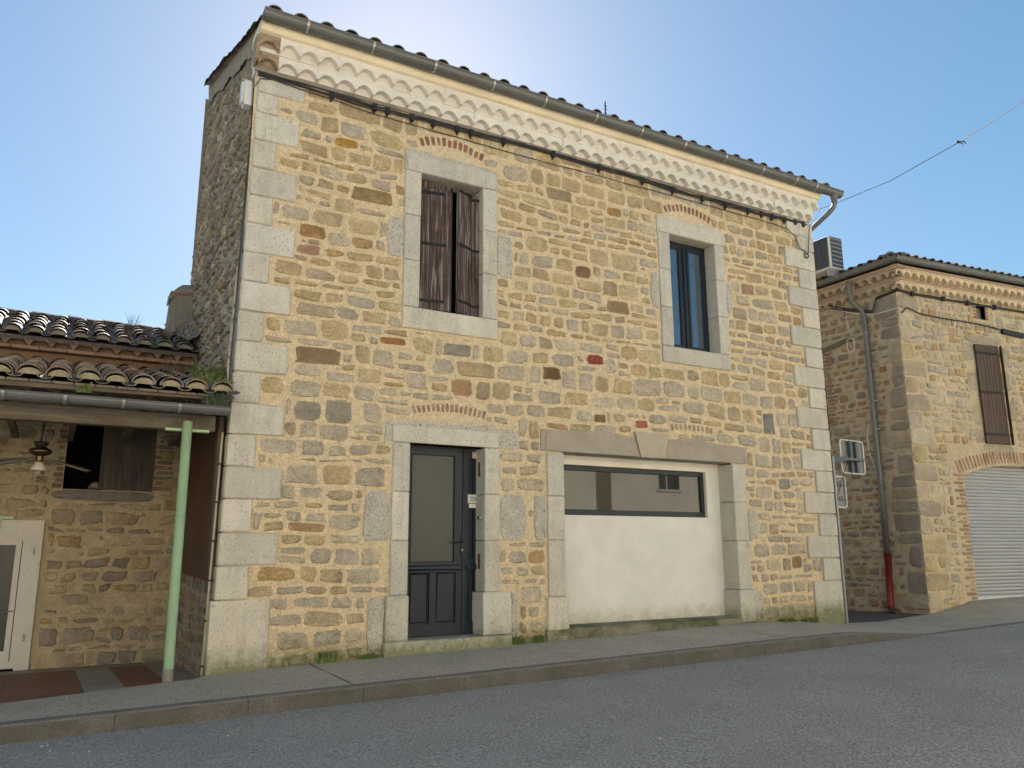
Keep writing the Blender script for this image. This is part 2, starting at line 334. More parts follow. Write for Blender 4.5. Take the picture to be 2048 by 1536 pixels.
    for _ in range(fill):
        u = rg.uniform(U0, U1-.04); v = rg.uniform(V0, V1_-.04); a, b = rg.uniform(.035, .14), rg.uniform(.03, .09)
        if outside and outside(u, v+b): continue
        i0, i1, j0, j1 = int((u-U0-.012)/cell), int((u+a-U0+.012)/cell)+1, int((v-V0-.012)/cell), int((v+b-V0+.012)/cell)+1
        if i0 < 0 or j0 < 0 or i1 >= nx-1 or j1 >= nz-1 or occ[i0:i1, j0:j1].any(): continue
        J = lambda: rg.uniform(-.01, .01)
        stone(mb, P, [(u+J(), v+J()), (u+a+J(), v+J()), (u+a+J(), v+b+J()), (u+J(), v+b+J())], colf(u, v, rg), rg, thick*.7, rough=rough, N=12); mark(u, u+a, v, v+b)
def sheet(mb, P, us, vs_, holes, col, und=.0, rg=None, step=.25, keep=None):
    """grid sheet with rectangular holes"""
    U = sorted(set([round(x, 4) for x in us]+[round(a, 4) for h in holes for a in h[:2]])); W_ = sorted(set([round(x, 4) for x in vs_]+[round(a, 4) for h in holes for a in h[2:]]))
    def dens(A):
        B = []
        for a, b in zip(A[:-1], A[1:]):
            n = max(1, int((b-a)/step)); B += [a+(b-a)*k/n for k in range(n)]
        return B+[A[-1]]
    U = dens(U); W_ = dens(W_)
    vsx = []
    for a in U:
        for b in W_: vsx.append(P(a, b, rg.uniform(-und, und) if und else 0))
    fs = []; n = len(W_)
    for i in range(len(U)-1):
        for j in range(n-1):
            cu, cv = (U[i]+U[i+1])/2, (W_[j]+W_[j+1])/2
            if any(h[0] < cu < h[1] and h[2] < cv < h[3] for h in holes): continue
            if keep and not keep(cu, cv): continue
            fs.append((i*n+j, (i+1)*n+j, (i+1)*n+j+1, i*n+j+1))
    mb.add(vsx, fs, col)
def brick_arch(mb, P, x0, x1, z0, rise, h, n, rg, cols, bw=.74):
    """shallow arch of bricks on end"""
    for k in range(n):
        t = (k+.5)/n; x = x0+(x1-x0)*t; z = z0+rise*(1-(2*t-1)**2); a = -(2*t-1)*.35; hw = (x1-x0)/n*bw/2
        hh = h*rg.uniform(.85, 1.05); q = []
        for (du, dv) in ((-hw*.9, 0), (hw*.9, 0), (hw, hh), (-hw, hh)):
            q.append((x+du*math.cos(a)-dv*math.sin(a), z+du*math.sin(a)+dv*math.cos(a)))
        stone(mb, P, q, inset_col(rg.choice(cols), rg), rg, .008, rough=.6, N=16)
BRICKC = [(.30, .12, .07), (.34, .15, .085), (.26, .13, .085), (.33, .23, .15), (.24, .17, .12)]
# ---------------------------------------------------------------- canal tiles
TC = [(.20, .125, .085), (.16, .10, .075), (.24, .155, .11), (.13, .10, .08), (.21, .17, .13), (.10, .08, .07)]
def canal(mb, o, A, S, Nn, ncol, sp_, length_, tl, r, rg, cols=TC, chan=True, fillm=None, wob=.006, n=7, lift=.0):
    o = np.array(o, float); A = np.array(A, float); S = np.array(S, float); Nn = np.array(Nn, float)
    def tile(cx, s0, s1, ra, rb, h0, h1, sign, col):
        vs = []; th = .013; wig = rg.uniform(-wob, wob); sk = rg.uniform(-wob, wob)
        for (s_, rr, hh, dx) in ((s0, ra, h0, wig), (s1, rb, h1, wig+sk)):
            for rad in (rr, rr-th):
                for k in range(n):
                    t = math.pi*(k/(n-1)); x = cx+dx-rad*math.cos(t); z = hh+sign*rad*(.82 if sign > 0 else .5)*math.sin(t)
                    vs.append(tuple(o+A*x+S*s_+Nn*z))
        fs = []
        for k in range(n-1):
            fs += [(k, k+1, 2*n+k+1, 2*n+k), (n+k, n+k+1, 3*n+k+1, 3*n+k), (k, k+1, n+k+1, n+k), (2*n+k, 2*n+k+1, 3*n+k+1, 3*n+k)]
        mb.add(vs, fs, col, 0)
    for c in range(ncol):
        cx = (c+.5)*sp_; length = length_(cx) if callable(length_) else length_; nt_ = max(1, int(round(length/tl)))
        for j in range(nt_):
            s0 = j*tl; s1 = s0+tl*1.25
            tile(cx, s0, s1, r, r*.84, .03+.022+rg.uniform(0, .006)+lift, .03+.0+rg.uniform(0, .004)+lift, 1, inset_col(rg.choice(cols), rg, .2))
            if chan: tile(cx+sp_/2, s0+.02, s1, r*.62, r*.66, .052, .052, -1, inset_col(rg.choice(cols), rg, .2))
        if fillm is not None:
            vs = []; 
            for k in range(n):
                t = math.pi*k/(n-1); vs.append(tuple(o+A*(cx-(r-.012)*math.cos(t))+S*.03+Nn*(.05+(r-.012)*.62*max(0, math.sin(t))**1.25)))
            mb.add(vs, [tuple(range(n))], (1, 1, 1), fillm)

# ================================================================= GROUND
def zb(x):   # back edge of pavement along the facades
    return float(np.interp(x, [-8, -1.8, 0, .5, 1.8, 4, 7.2, 8.3, 9.4, 10.5, 12.2, 13.3, 15, 20, 40], [-.16, -.035, -.0, .02, .052, .098, .158, .135, .045, .01, .05, .25, .29, .36, .7]))
def yk(x):   # kerb line
    return float(np.interp(x, [-8, 9.0, 11.7, 16, 40], [-1.55, -1.6, -1.5, -1.55, -4.]))
def zroad_edge(x): return -.135+.0155*x
def kerbh(x): return float(np.interp(x, [-8, 6.5, 7.6, 9.3, 40], [.118, .145, .145, .006, .006]))
def ybk(x): return float(np.interp(x, [-8, -1.8, -.5, -.2, 0, 9.42, 9.43, 12.18, 12.2, 40], [-1.2, -.52, -.24, -.2, .05, .05, .03, .36, .36, -2.7]))
def grid(mb, xs, yf, n, zf, wall=0):
    vs = []; fs = []
    for x in xs:
        for j in range(n+1):
            y = yf(x)[0]+(yf(x)[1]-yf(x)[0])*j/n; vs.append((x, y, zf(x, y)))
    for i in range(len(xs)-1):
        for j in range(n): a = i*(n+1)+j; fs.append((a, a+n+1, a+n+2, a+1))
    mb.add(vs, fs)
def ls(a, b, s): n = max(1, int(round((b-a)/s))); return [a+(b-a)*k/n for k in range(n+1)]
KW = .14
xs = ls(-9, 9, .25)+ls(9, 16, .1)[1:]+ls(16, 40, 1)[1:]
def zpav(x, y):
    y0, y1 = yk(x)+KW, ybk(x); t = (y-y0)/(y1-y0); t = max(0, min(1, t)); t = t*t*(3-2*t) if x > 12 else t
    zk = zroad_edge(x)+kerbh(x); return zk+(zb(x)-zk)*t
mb = MB(); grid(mb, xs, lambda x: (yk(x)+KW, ybk(x)), 10, lambda x, y: zpav(x, y)); 
tag(mb.build('pavement', m_pave), kind='structure')
# kerb stones (structure)
mb = MB(); x = -9.
while x < 14:
    x2 = x+1.0
    seg = ls(x+.0022, x2-.0022, .25)
    for a, b in zip(seg[:-1], seg[1:]):
        p = []
        for zz in (-1, 0):
            for (xx, off) in ((a, 0), (b, 0), (b, KW), (a, KW)):
                zt = zroad_edge(xx)+kerbh(xx)+.001
                y = yk(xx)+off+(-.012 if zz < 0 and off == 0 else 0); p.append((xx, y, (zroad_edge(xx)-.3) if zz < 0 else zt-(.012 if off == 0 else 0)))
        mb.hexa(p, mi=0)
        q = p[4:]; mb.add([(q[0][0], q[0][1]+.018, q[0][2]+.0125), (q[1][0], q[1][1]+.018, q[1][2]+.0125), (q[2][0], q[2][1], q[2][2]+.0015), (q[3][0], q[3][1], q[3][2]+.0015), q[0], q[1]], [(0, 1, 2, 3), (4, 5, 1, 0)], mi=1)
    x = x2
tag(mb.build('kerb', [m_kerb, m_kerbt]), kind='structure')
mb = MB()
def zroad(x, y): d = yk(x)-y; return zroad_edge(x)+.02*min(d, 3.5)-.022*max(0, d-3.5)
grid(mb, ls(-12, 40, .8), lambda x: (-11.5, yk(x)+.02), 24, zroad)
tag(mb.build('road', m_asph), kind='structure')
mb = MB(); mb.add([(-400, -400, -.9), (400, -400, -.9), (400, 400, -.9), (-400, 400, -.9)], [(0, 1, 2, 3)])
tag(mb.build('ground', m_ground), kind='structure')
mb = MB(); grid(mb, ls(-12, 40, 2), lambda x: (-13.6, -11.5), 2, lambda x, y: zroad_edge(x)+.03)
tag(mb.build('far_pavement', m_pave), kind='structure')
mb = MB(); grid(mb, [9.35, 10.2, 11.2, 12.25], lambda x: (ybk(x)-.004, 12), 12, lambda x, y: zb(x)-.006-.02*min(2.5, max(0, y)))
tag(mb.build('alley', m_asph2), kind='structure')
mb = MB(); gr_ = random.Random(3)
for _ in range(420):
    x = gr_.uniform(-2.5, 13); d_ = abs(gr_.gauss(0, .22))+.02
    if gr_.random() < .25: d_ = gr_.uniform(.1, 3.5)
    y = yk(x)-d_; z = zroad(x, y); s_ = gr_.uniform(.004, .011); k_ = gr_.uniform(.12, .5)
    mb.lathe([(0, -s_*.3), (s_, 0), (s_*.6, s_*.7), (0, s_*.8)], (x, y, z), 5, (k_, k_*.92, k_*.8))
tag(mb.build('road_grit', mat('grit', attr=True, rough=.9)), 'scattered pale grit on the asphalt along the kerb', 'grit', kind='stuff')
mb = MB()
for x in (-4.4, .95, 6.6):
    y0, y1 = yk(x)+KW, ybk(x)
    for k in range(10):
        a, c = y0+(y1-y0)*k/10, y0+(y1-y0)*(k+1)/10; w1_, w2_ = [.006+.003*math.sin(7*q+x) for q in (k, k+1)]
        mb.add([(x-w1_, a, zpav(x, a)+.003), (x+w1_, a, zpav(x, a)+.003), (x+w2_, c, zpav(x, c)+.003), (x-w2_, c, zpav(x, c)+.003)], [(0, 1, 2, 3)])
tag(mb.build('pavement_joint', m_iron), kind='structure')
# terrace floor of the porch
mb = MB()
TR = (.21, .09, .055); TG = (.30, .275, .23)
def ztf(y): return -.060-.04*(y+.2)
mb.add([(-9, -.9, ztf(-.6)-.006), (.05, -.6, ztf(-.6)-.006), (.05, 3, ztf(3)-.006), (-9, 3, ztf(3)-.006)], [(0, 1, 2, 3)], (.08, .06, .05))
xg = [-9]
tx = -.02
bands = []
k = 0
x = -.02
pat = [(.36, 'g'), (.40, 'r'), (.36, 'g')]
i = 0
while x > -6:
    wdt = (.38, .40, .36)[i] if i < 3 else .33
    kind_ = ('g', 'r', 'g')[i] if i < 3 else 'r'
    y = -.55
    while y < 2.85:
        y2 = min(y+.33, 2.86)
        c = TG if (kind_ == 'g' or y > 2.3) else TR
        if y > 2.3 and y < 2.6: c = TG if kind_ != 'r' or True else TR
        if y >= 2.6: c = TR
        c = inset_col(c, rnd, .1)
        mb.hexa([(x-wdt+.002, y+.002, ztf(y)-.02), (x-.002, y+.002, ztf(y)-.02), (x-.002, y2-.002, ztf(y2)-.02), (x-wdt+.002, y2-.002, ztf(y2)-.02),
                 (x-wdt+.002, y+.002, ztf(y)), (x-.002, y+.002, ztf(y)), (x-.002, y2-.002, ztf(y2)), (x-wdt+.002, y2-.002, ztf(y2))], c)
        y = y2
    x -= wdt; i += 1
tag(mb.build('terrace', m_terra), kind='structure')

# ================================================================= MAIN STONE HOUSE
HW, HT, HD = 9.42, 6.74, 4.33
house = thing('stone_house', 'two-storey house of ochre and grey stone with white scalloped cornice', 'house', (4.7, 0, 0))
PF = lambda u, v, o: (u, -o, v)
def gx(z): return -.062+.0172*z
rg = random.Random(11)
CH = .343
def qz(i): return (-.1, .712) if i == 0 else (.712+(i-1)*CH, .712+i*CH)
LQ = []; RQ = []
for i in range(18):
    z0, z1 = qz(i); z1 = min(z1, 6.74)
    if i == 17: z1 = 6.46
    long_ = (i % 2 == 0)
    LQ.append((z0, z1, (.50 if i == 0 else .545) if long_ else .255+.03*(i/17)))
    RQ.append((z0, z1, (8.79 if i == 0 else 8.735) if long_ else 9.03))
LQ.append((6.46, 6.74, .59)); RQ.append((6.46, 6.74, 8.80))
obst = []
for (z0, z1, xr) in LQ: obst.append((-.2, xr, z0, z1))
for (z0, z1, xl) in RQ: obst.append((xl, 9.6, z0, z1))
SUR = dict(w1=(1.9, 3.21, 3.86, 6.24), w2=(5.98, 7.32, 3.89, 6.2))
obst += list(SUR.values())
obst += [(1.82, 3.24, .0, 2.72), (1.72, 3.5, 2.44, 2.76), (1.76, 3.39, .0, .71), (1.56, 1.82, .15, .70), (3.39, 3.52, .15, .70),
         (3.93, 7.48, 0, 2.72), (3.85, 7.53, 2.44, 2.73), (7.48, 7.68, .15, .62), (3.86, 3.95, .2, .62), (5.38, 6.0, 2.6, 2.82)]
ROUGHB = [(1.68, 1.905, 4.75, 5.28), (3.215, 3.46, 4.72, 5.33), (5.81, 5.975, 4.69, 5.28), (7.325, 7.45, 4.84, 5.31),
          (1.49, 1.815, 1.31, 1.87), (3.245, 3.635, 1.315, 1.885), (3.755, 3.925, 1.32, 1.88), (7.485, 7.70, 1.32, 1.81), (1.57, 1.775, .1, .70), (3.39, 3.50, .12, .70), (7.42, 7.68, .12, .62)]
obst += ROUGHB
ARCH = [(2.08, 3.0, 6.25, 6.52), (6.14, 7.08, 6.2, 6.48), (2.05, 3.05, 2.76, 2.98), (6.06, 6.9, 2.86, 2.99)]
obst += ARCH
def colf(x, z, r):
    p = r.random()
    t = max(0, min(1, (z-2.3)/2.5))                      # upper wall is ochre, lower wall greyer
    po = .14+.50*t; 
    if x < 2 and z > 5: po -= .15
    if p < .025: c = r.choice(RUST)
    elif p < .07+.03: c = r.choice(BROWN)
    elif p < .10+po: c = r.choice(OCHRE)
    else: c = r.choice(GREY)
    c = tuple(a*.86+b_*.14 for a, b_ in zip(c, (.70, .568, .35)))
    return inset_col(c, r, .12)
mb = MB(); mb.col = (.68, .555, .345)
MORT = (.69, .56, .36)
HOLES = [(2.115, 3.0, 4.13, 5.93), (6.2, 7.12, 4.14, 5.92), (2.036, 3.04, .0, 2.46), (4.2, 7.22, .0, 2.47)]
sheet(mb, PF, [0, HW], [-.3, HT], HOLES, MORT, .004, rg, .12)
special = [(4.62, 4.92, 3.70, 3.86, (.26, .045, .028)), (3.9, 4.2, 3.42, 3.60, (.17, .095, .04)), (5.42, 5.66, 2.87, 2.99, (.36, .13, .08)), (1.62, 1.97, 3.62, 3.72, (.36, .17, .06)),
           (.60, .92, 4.78, 4.95, (.33, .19, .075)), (.97, 1.27, 6.02, 6.15, (.40, .24, .05)), (1.2, 1.75, 5.38, 5.56, (.30, .215, .095)), (5.05, 5.32, 5.98, 6.13, (.36, .22, .07)),
           (.62, 1.16, 3.28, 3.48, (.24, .165, .095)), (1.0, 1.32, 2.62, 2.9, (.30, .265, .20)), (.64, .96, 2.62, 2.86, (.29, .25, .19)),
           (8.2, 8.46, 2.10, 2.28, (.30, .28, .235)), (7.95, 8.2, 2.95, 3.3, (.25, .235, .22)), (4.72, 4.93, 2.90, 3.02, (.24, .165, .075)), (4.45, 4.75, 4.94, 5.12, (.23, .13, .07)), (5.0, 5.4, 4.50, 4.70, (.29, .20, .10)),
           (8.36, 8.6, .9, 1.1, (.29, .18, .085)), (2.45, 2.85, 3.58, 3.74, (.29, .265, .22)), (4.0, 4.45, 6.02, 6.2, (.32, .25, .15))]
rubble(mb, PF, .02, HW-.02, -.12, HT-.02, obst, rg, colf, hmin=.115, hmax=.265, wmin=.14, wmax=.48, gap=.020, thick=.021, special=special, fill=6000, jit=.02, N=28)
for (x0, x1, z0, rise, h, n) in ((2.10, 3.0, 6.30, .09, .13, 12), (6.15, 7.07, 6.25, .09, .135, 12), (2.07, 3.04, 2.80, .06, .115, 16), (6.08, 6.88, 2.88, .02, .1, 10)):
    brick_arch(mb, PF, x0, x1, z0, rise, h, n, rg, BRICKC if n in (12, 13) or x0 == 6.15 else ([(.40, .30, .20), (.36, .24, .16), (.42, .34, .24), (.34, .20, .13)] if n == 16 else [(.44, .35, .24), (.38, .27, .19), (.42, .32, .22)]), bw=.8)
mb.build('front_wall', m_wall, house)
# gable wall (left), rough rubble
mb = MB(); PG = lambda u, v, o: (gx(v)-o, u, v)
def gtop(y): return 7.13+(y/HD)*1.56
G1 = [(.35, .31, .245), (.31, .27, .21), (.39, .345, .275), (.28, .245, .195), (.32, .265, .19), (.43, .385, .305)]
sheet(mb, PG, [.0, HD], [-.3, 8.9], [], (.33, .285, .215), .012, rg, .12, keep=lambda u, v: v < gtop(u)+.05)
def colg(x, z, r):
    return inset_col(r.choice(G1 if r.random() < .93 else OCHRE), r, .15)
rubble(mb, PG, .1, HD-.02, 2.9, 8.65, [], rg, colg, .07, .15, .09, .30, .008, .035, fill=1500, outside=lambda u, v: v > gtop(u)-.16, rough=2.2, jit=.02, N=14)
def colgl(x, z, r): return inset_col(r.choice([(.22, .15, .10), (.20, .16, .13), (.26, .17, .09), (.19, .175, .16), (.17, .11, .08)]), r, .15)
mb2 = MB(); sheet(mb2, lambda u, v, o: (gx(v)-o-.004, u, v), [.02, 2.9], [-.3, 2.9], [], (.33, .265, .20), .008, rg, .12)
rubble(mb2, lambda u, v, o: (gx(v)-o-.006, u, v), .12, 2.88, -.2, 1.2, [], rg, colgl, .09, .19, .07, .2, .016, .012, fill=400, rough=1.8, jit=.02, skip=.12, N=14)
mb.build('gable_wall', m_old, house)
mb2.build('gable_base', m_oldw, house)
# rendered verge strip under the tiles
mb = MB(); vs = []
for y in ls(0.02, HD, .08):
    w_ = .06+.03*math.sin(y*5)+rnd.uniform(0, .05)
    vs += [(gx(gtop(y))-.035, y, gtop(y)-w_), (gx(gtop(y))-.055, y, gtop(y)+.19)]
mb.add(vs, [(2*i, 2*i+2, 2*i+3, 2*i+1) for i in range(len(vs)//2-1)]); mb.build('verge_mortar', mat('verge_render', (.30, .26, .20), rough=.95, var=.2, vscale=5, fine=.15, bump=.6, bscale=30, bdist=.015), house)
# right and back walls
mb = MB(); PR = lambda u, v, o: (HW+o, u, v)
sheet(mb, PR, [0, HD], [-.3, 8.8], [], (.30, .255, .19), .006, rg, .2, keep=lambda u, v: v < gtop(u))
rubble(mb, PR, .35, HD-.05, -.2, 8.6, [], rg, colg, .13, .22, .15, .4, .014, .014, fill=0, outside=lambda u, v: v > gtop(u)-.1, N=12)
mb.build('side_wall', m_oldw, house)
mb = MB(); PB = lambda u, v, o: (u, HD+o, v); sheet(mb, PB, [0, HW], [-.3, 8.66], [], (.30, .255, .19), .006, rg, .3)
mb.build('back_wall', m_oldw, house)
# quoins
def quoin(x0, x1, z0, z1, y0, y1, name='quoin', par=house, mt=m_lime, ch=.01):
    b = MB(); b.cbox((x0, y0, z0), (x1, y1, z1), ch); o = b.build(name, mt, par)
    return o
for i, (z0, z1, xr) in enumerate(LQ):
    b = MB(); j = rnd.uniform(-.006, .006)
    xl = gx((z0+z1)/2)-.012+(-.03 if i == 0 else 0)
    b.cbox((xl, -.032+j, z0+.004), (xr+rnd.uniform(-.01, .01), .16 if i % 2 else .10, z1-.004), .009); b.build('quoin', m_lime, house)
for i, (z0, z1, xl) in enumerate(RQ):
    b = MB(); j = rnd.uniform(-.005, .005)
    b.cbox((xl+rnd.uniform(-.01, .01), -.045+j, z0+.004), (HW+.012, .16 if i % 2 else .3, z1-.004), .009); b.build('quoin', m_lime, house)
# ---- window surrounds
def rough_blocks(idx, par, rg_=random.Random(5)):
    for k in idx:
        b = MB(); x0, x1, z0, z1 = ROUGHB[k]
        stone(b, PF, [(x0, z0), (x1, z0), (x1, z1), (x0, z1)], (1, 1, 1), rg_, .02, .03, 1., 36)
        b.build('rough_block', m_limer, par)
def surround(x0, x1, a, b, z0, z1, s0, s1, joints, lint_label, name, lab):
    w_ = MB()   # dark back so no light leaks
    w_.box((a-.05, .30, s1-.02), (b+.05, .33, z1+.02)); win = w_.build(name, m_blackv, house); tag(win, lab)
    for (u0, u1) in ((x0, a), (b, x1)):
        zs = [s1]+joints+[z1]
        for p, q in zip(zs[:-1], zs[1:]):
            m_ = MB(); m_.cbox((u0, -.028+rnd.uniform(-.003, .003), p+.003), (u1, .30, q-.003), .006); m_.build('jamb_block', m_lime, win)
    m_ = MB(); m_.cbox((x0-.005, -.034, s0), (x1+.005, .30, s1-.003), .007); m_.build('sill', m_lime, win)
    m_ = MB(); tp = lint_label
    prof = [(x0-.01, z1+.003), (x1+.01, z1+.003)]+[(x1+.01-(x1-x0+.02)*k/9, tp-.035*(k in (0,))-rnd.uniform(0, .03)) for k in range(10)]
    m_.prism(prof, -.02, .30); m_.build('lintel', m_limer if name != 'window' else m_lime, win)
    m_ = MB(); m_.cbox((x0+.02, -.03, z1+.002), (x1-.02, .1, tp-.07), .006); m_.build('lintel_face', m_lime, win)
    return win
w1 = surround(1.9, 3.21, 2.115, 3.0, 3.86, 5.93, 3.86, 4.13, [4.735, 5.335], 6.245, 'shuttered_window', 'window closed by weathered brown shutters')
rough_blocks((0, 1), w1)
w2 = surround(5.98, 7.32, 6.2, 7.12, 3.89, 5.92, 3.89, 4.14, [4.74, 5.335], 6.20, 'window', 'tall narrow window with dark frame and glass reflecting the sky')
rough_blocks((2, 3), w2)
# glazed window 2: frame at y .2
b = MB(); fy0, fy1 = .20, .26
for (x0, x1, z0, z1) in ((6.2, 6.25, 4.14, 5.92), (7.07, 7.12, 4.14, 5.92), (6.25, 7.07, 5.85, 5.92), (6.25, 7.07, 4.14, 4.20), (6.60, 6.72, 4.20, 5.85)):
    b.cbox((x0, fy0, z0), (x1, fy1, z1), .004)
for (x0, x1) in ((6.25, 6.60), (6.72, 7.07)):      # sashes
    for (p, q, r, s_) in ((x0+.002, x0+.045, 4.202, 5.848), (x1-.045, x1-.002, 4.202, 5.848), (x0+.045, x1-.045, 5.80, 5.848), (x0+.045, x1-.045, 4.202, 4.25)):
        b.cbox((p, fy0-.012, r), (q, fy1-.01, s_), .004)
b.cbox((6.64, fy0-.022, 4.21), (6.68, fy0-.001, 5.84), .004)
b.build('window_frame', m_door, w2)
for (x0, x1) in ((6.25, 6.60), (6.72, 7.07)):
    b = MB(); b.box((x0+.044, .215, 4.249), (x1-.044, .235, 5.801)); b.build('glass_pane', m_glassB, w2)
# shutters window 1
def plank_leaf(mb_, p0, p1, z0, z1, npl, th=.03, rg_=rnd):
    p0 = np.array(p0); p1 = np.array(p1); d = (p1-p0); Ln = np.linalg.norm(d); d /= Ln; nrm = np.array([d[1], -d[0]])
    for k in range(npl):
        a = p0+d*(Ln*k/npl+.003); c = p0+d*(Ln*(k+1)/npl-.003); oz = rg_.uniform(0, .008); f_ = rg_.uniform(0, .003)
        q = [a+nrm*f_, c+nrm*f_, c-nrm*th, a-nrm*th]
        mb_.hexa([(x, y, z0+oz) for x, y in q]+[(x, y, z1-oz) for x, y in q], mi=0)
    q = [p0-nrm*.006, p1-nrm*.006, p1-nrm*(th-.004), p0-nrm*(th-.004)]
    mb_.hexa([(x, y, z0+.01) for x, y in q]+[(x, y, z1-.01) for x, y in q], mi=0)
    return d, nrm, Ln
def strap(mb_, p0, d, nrm, L0, L1, z, h=.035, th=.008, studs=True):
    a = np.array(p0)+d*L0; c = np.array(p0)+d*L1; q = [a+nrm*(.004+th), c+nrm*(.004+th), c+nrm*.002, a+nrm*.002]
    mb_.hexa([(x, y, z) for x, y in q]+[(x, y, z+h) for x, y in q], mi=1)
    if studs:
        n = max(2, int((L1-L0)/.07))
        for k in range(n):
            c_ = np.array(p0)+d*(L0+(L1-L0)*(k+.5)/n)+nrm*(.014+th); mb_.box((c_[0]-.006, c_[1]-.004, z+h/2-.006), (c_[0]+.006, c_[1]+.008, z+h/2+.006), mi=1)
b = MB(); p0 = (2.125, .12); p1 = (2.565, .04); d, n_, L_ = plank_leaf(b, p0, p1, 4.16, 5.80, 5)
for z in (4.26, 5.02, 5.72): strap(b, p0, d, n_, .02, L_*(.82 if z > 5.5 or z < 4.5 else .86), z, .04)
b.cbox((2.13, .115, 5.805), (2.57, .145, 5.905), .004, mi=0)
b.build('shutter', [m_wood, m_iron], w1)
b = MB(); p0 = (2.64, -.01); p1 = (2.89, .11); d, n_, L_ = plank_leaf(b, p0, p1, 4.15, 5.87, 4)
for z in (4.30, 5.06, 5.80): strap(b, p0, d, n_, .02, L_, z, .035)
p0 = (2.895, .11); p1 = (2.998, .085); d, n_, L_ = plank_leaf(b, p0, p1, 4.15, 5.83, 2)
for z in (4.28, 5.04, 5.76): strap(b, p0, d, n_, .0, L_, z, .035)
b.build('shutter', [m_wood, m_iron], w1)
b = MB(); b.box((2.57, .05, 4.15), (2.588, .07, 5.85)); b.build('shutter_edge', m_iron, w1)
# ---- door
b = MB(); b.box((2.0, .34, .0), (3.1, .37, 2.5)); door = b.build('door', m_blackv, house); tag(door, 'dark grey entrance door with frosted pane')
JL = [(.705, 1.315), (1.315, 1.875), (1.875, 2.452)]
for (x0, x1) in ((1.825, 2.036), (3.035, 3.24)):
    for (p, q) in JL:
        m_ = MB(); m_.cbox((x0, -.03+rnd.uniform(-.003, .003), p+.003), (x1, .34, q-.003), .007); m_.build('jamb_block', m_lime, door)
for (x0, x1) in ((1.775, 2.05), (3.0, 3.385)):
    m_ = MB(); m_.cbox((x0, -.065, .205), (x1, .34, .705), .012); m_.build('plinth_block', m_lime, door)
m_ = MB(); m_.cbox((1.815, -.03, 2.455), (3.235, .34, 2.655), .008); m_.build('lintel', m_lime, door)
m_ = MB(); pr = [(1.72, 2.455), (3.50, 2.455), (3.52, 2.62), (3.45, 2.71)]+[(3.4-1.6*k/11, 2.74-rnd.uniform(0, .04)) for k in range(12)]+[(1.73, 2.70)]
m_.prism(pr, -.012, .2); m_.build('rough_lintel_edge', m_limer, door)
m_ = MB(); m_.cbox((1.75, -.085, -.1), (3.385, .36, .205), .012); m_.build('doorstep', m_lime, door)
rough_blocks((4, 5, 8, 9), door)
DY = .22
def panel_frame(mb_, x0, x1, z0, z1, holes, y=DY, th=.045):
    """door leaf plate with recessed rectangular openings: build rails as boxes"""
    xs_ = sorted(set([x0, x1]+[a for h in holes for a in h[:2]])); zs_ = sorted(set([z0, z1]+[a for h in holes for a in h[2:]]))
    for i_ in range(len(xs_)-1):
        for j_ in range(len(zs_)-1):
            cu, cv = (xs_[i_]+xs_[i_+1])/2, (zs_[j_]+zs_[j_+1])/2
            if any(h[0] < cu < h[1] and h[2] < cv < h[3] for h in holes): continue
            mb_.box((xs_[i_], y, zs_[j_]), (xs_[i_+1], y+th, zs_[j_+1]))
b = MB(); panel_frame(b, 2.06, 2.845, .215, 2.45, [(2.168, 2.74, 1.07, 2.352), (2.15, 2.42, .345, .955), (2.50, 2.765, .345, .955)])
for (x0, x1) in ((2.15, 2.42), (2.50, 2.765)):
    b.cbox((x0+.02, DY+.012, .365), (x1-.02, DY+.03, .935), .01); b.box((x0, DY+.026, .345), (x1, DY+.04, .955))
b.cbox((2.10, DY-.035, .968), (2.825, DY, 1.03), .012); b.cbox((2.10, DY-.02, .94), (2.825, DY, .968), .005)
for (x0, x1, z0, z1) in ((2.158, 2.172, 1.06, 2.362), (2.736, 2.75, 1.06, 2.362), (2.172, 2.736, 1.06, 1.074), (2.172, 2.736, 2.348, 2.362)): b.cbox((x0, DY-.008, z0), (x1, DY+.02, z1), .003)
b.build('door_leaf', m_door, door)
b = MB(); panel_frame(b, 2.88, 3.05, .215, 2.45, [(2.935, 3.0, 1.10, 2.34), (2.925, 3.01, .345, .955)])
for (z0, z1) in ((.345, .955), (1.10, 2.34)):
    b.cbox((2.94, DY+.014, z0+.015), (3.0, DY+.03, z1-.015), .006); b.box((2.92, DY+.028, z0), (3.012, DY+.04, z1))
b.cbox((2.895, DY-.03, .968), (3.045, DY, 1.03), .012)
b.cbox((2.846, DY-.016, .218), (2.879, DY+.03, 2.448), .006)
b.build('door_leaf', m_door, door)
b = MB(); b.box((2.165, DY+.018, 1.066), (2.743, DY+.03, 2.356)); b.build('glass_pane', m_glassF, door)
b = MB()   # iron handle with back plate
b.cbox((2.825, DY-.012, 1.15), (2.862, DY-.001, 1.40), .004); b.prism([(2.843, 1.445), (2.828, 1.40), (2.859, 1.40)], DY-.01, DY-.001); b.prism([(2.843, 1.11), (2.859, 1.15), (2.828, 1.15)], DY-.01, DY-.001)
b.tube([(2.843, DY-.005, 1.30), (2.843, DY-.05, 1.30), (2.80, DY-.055, 1.305), (2.76, DY-.055, 1.29), (2.72, DY-.055, 1.30), (2.70, DY-.055, 1.315), (2.705, DY-.055, 1.33)], .008)
b.lathe([(.0, .0), (.012, 0), (.012, .02), (0, .02)], (2.843, DY-.018, 1.30), 10); b.build('door_handle', m_iron, door)
b = MB(); b.tube([(2.843, DY-.002, 1.205), (2.843, DY-.022, 1.205)], .011); b.build('lock_cylinder', m_zincl, door)
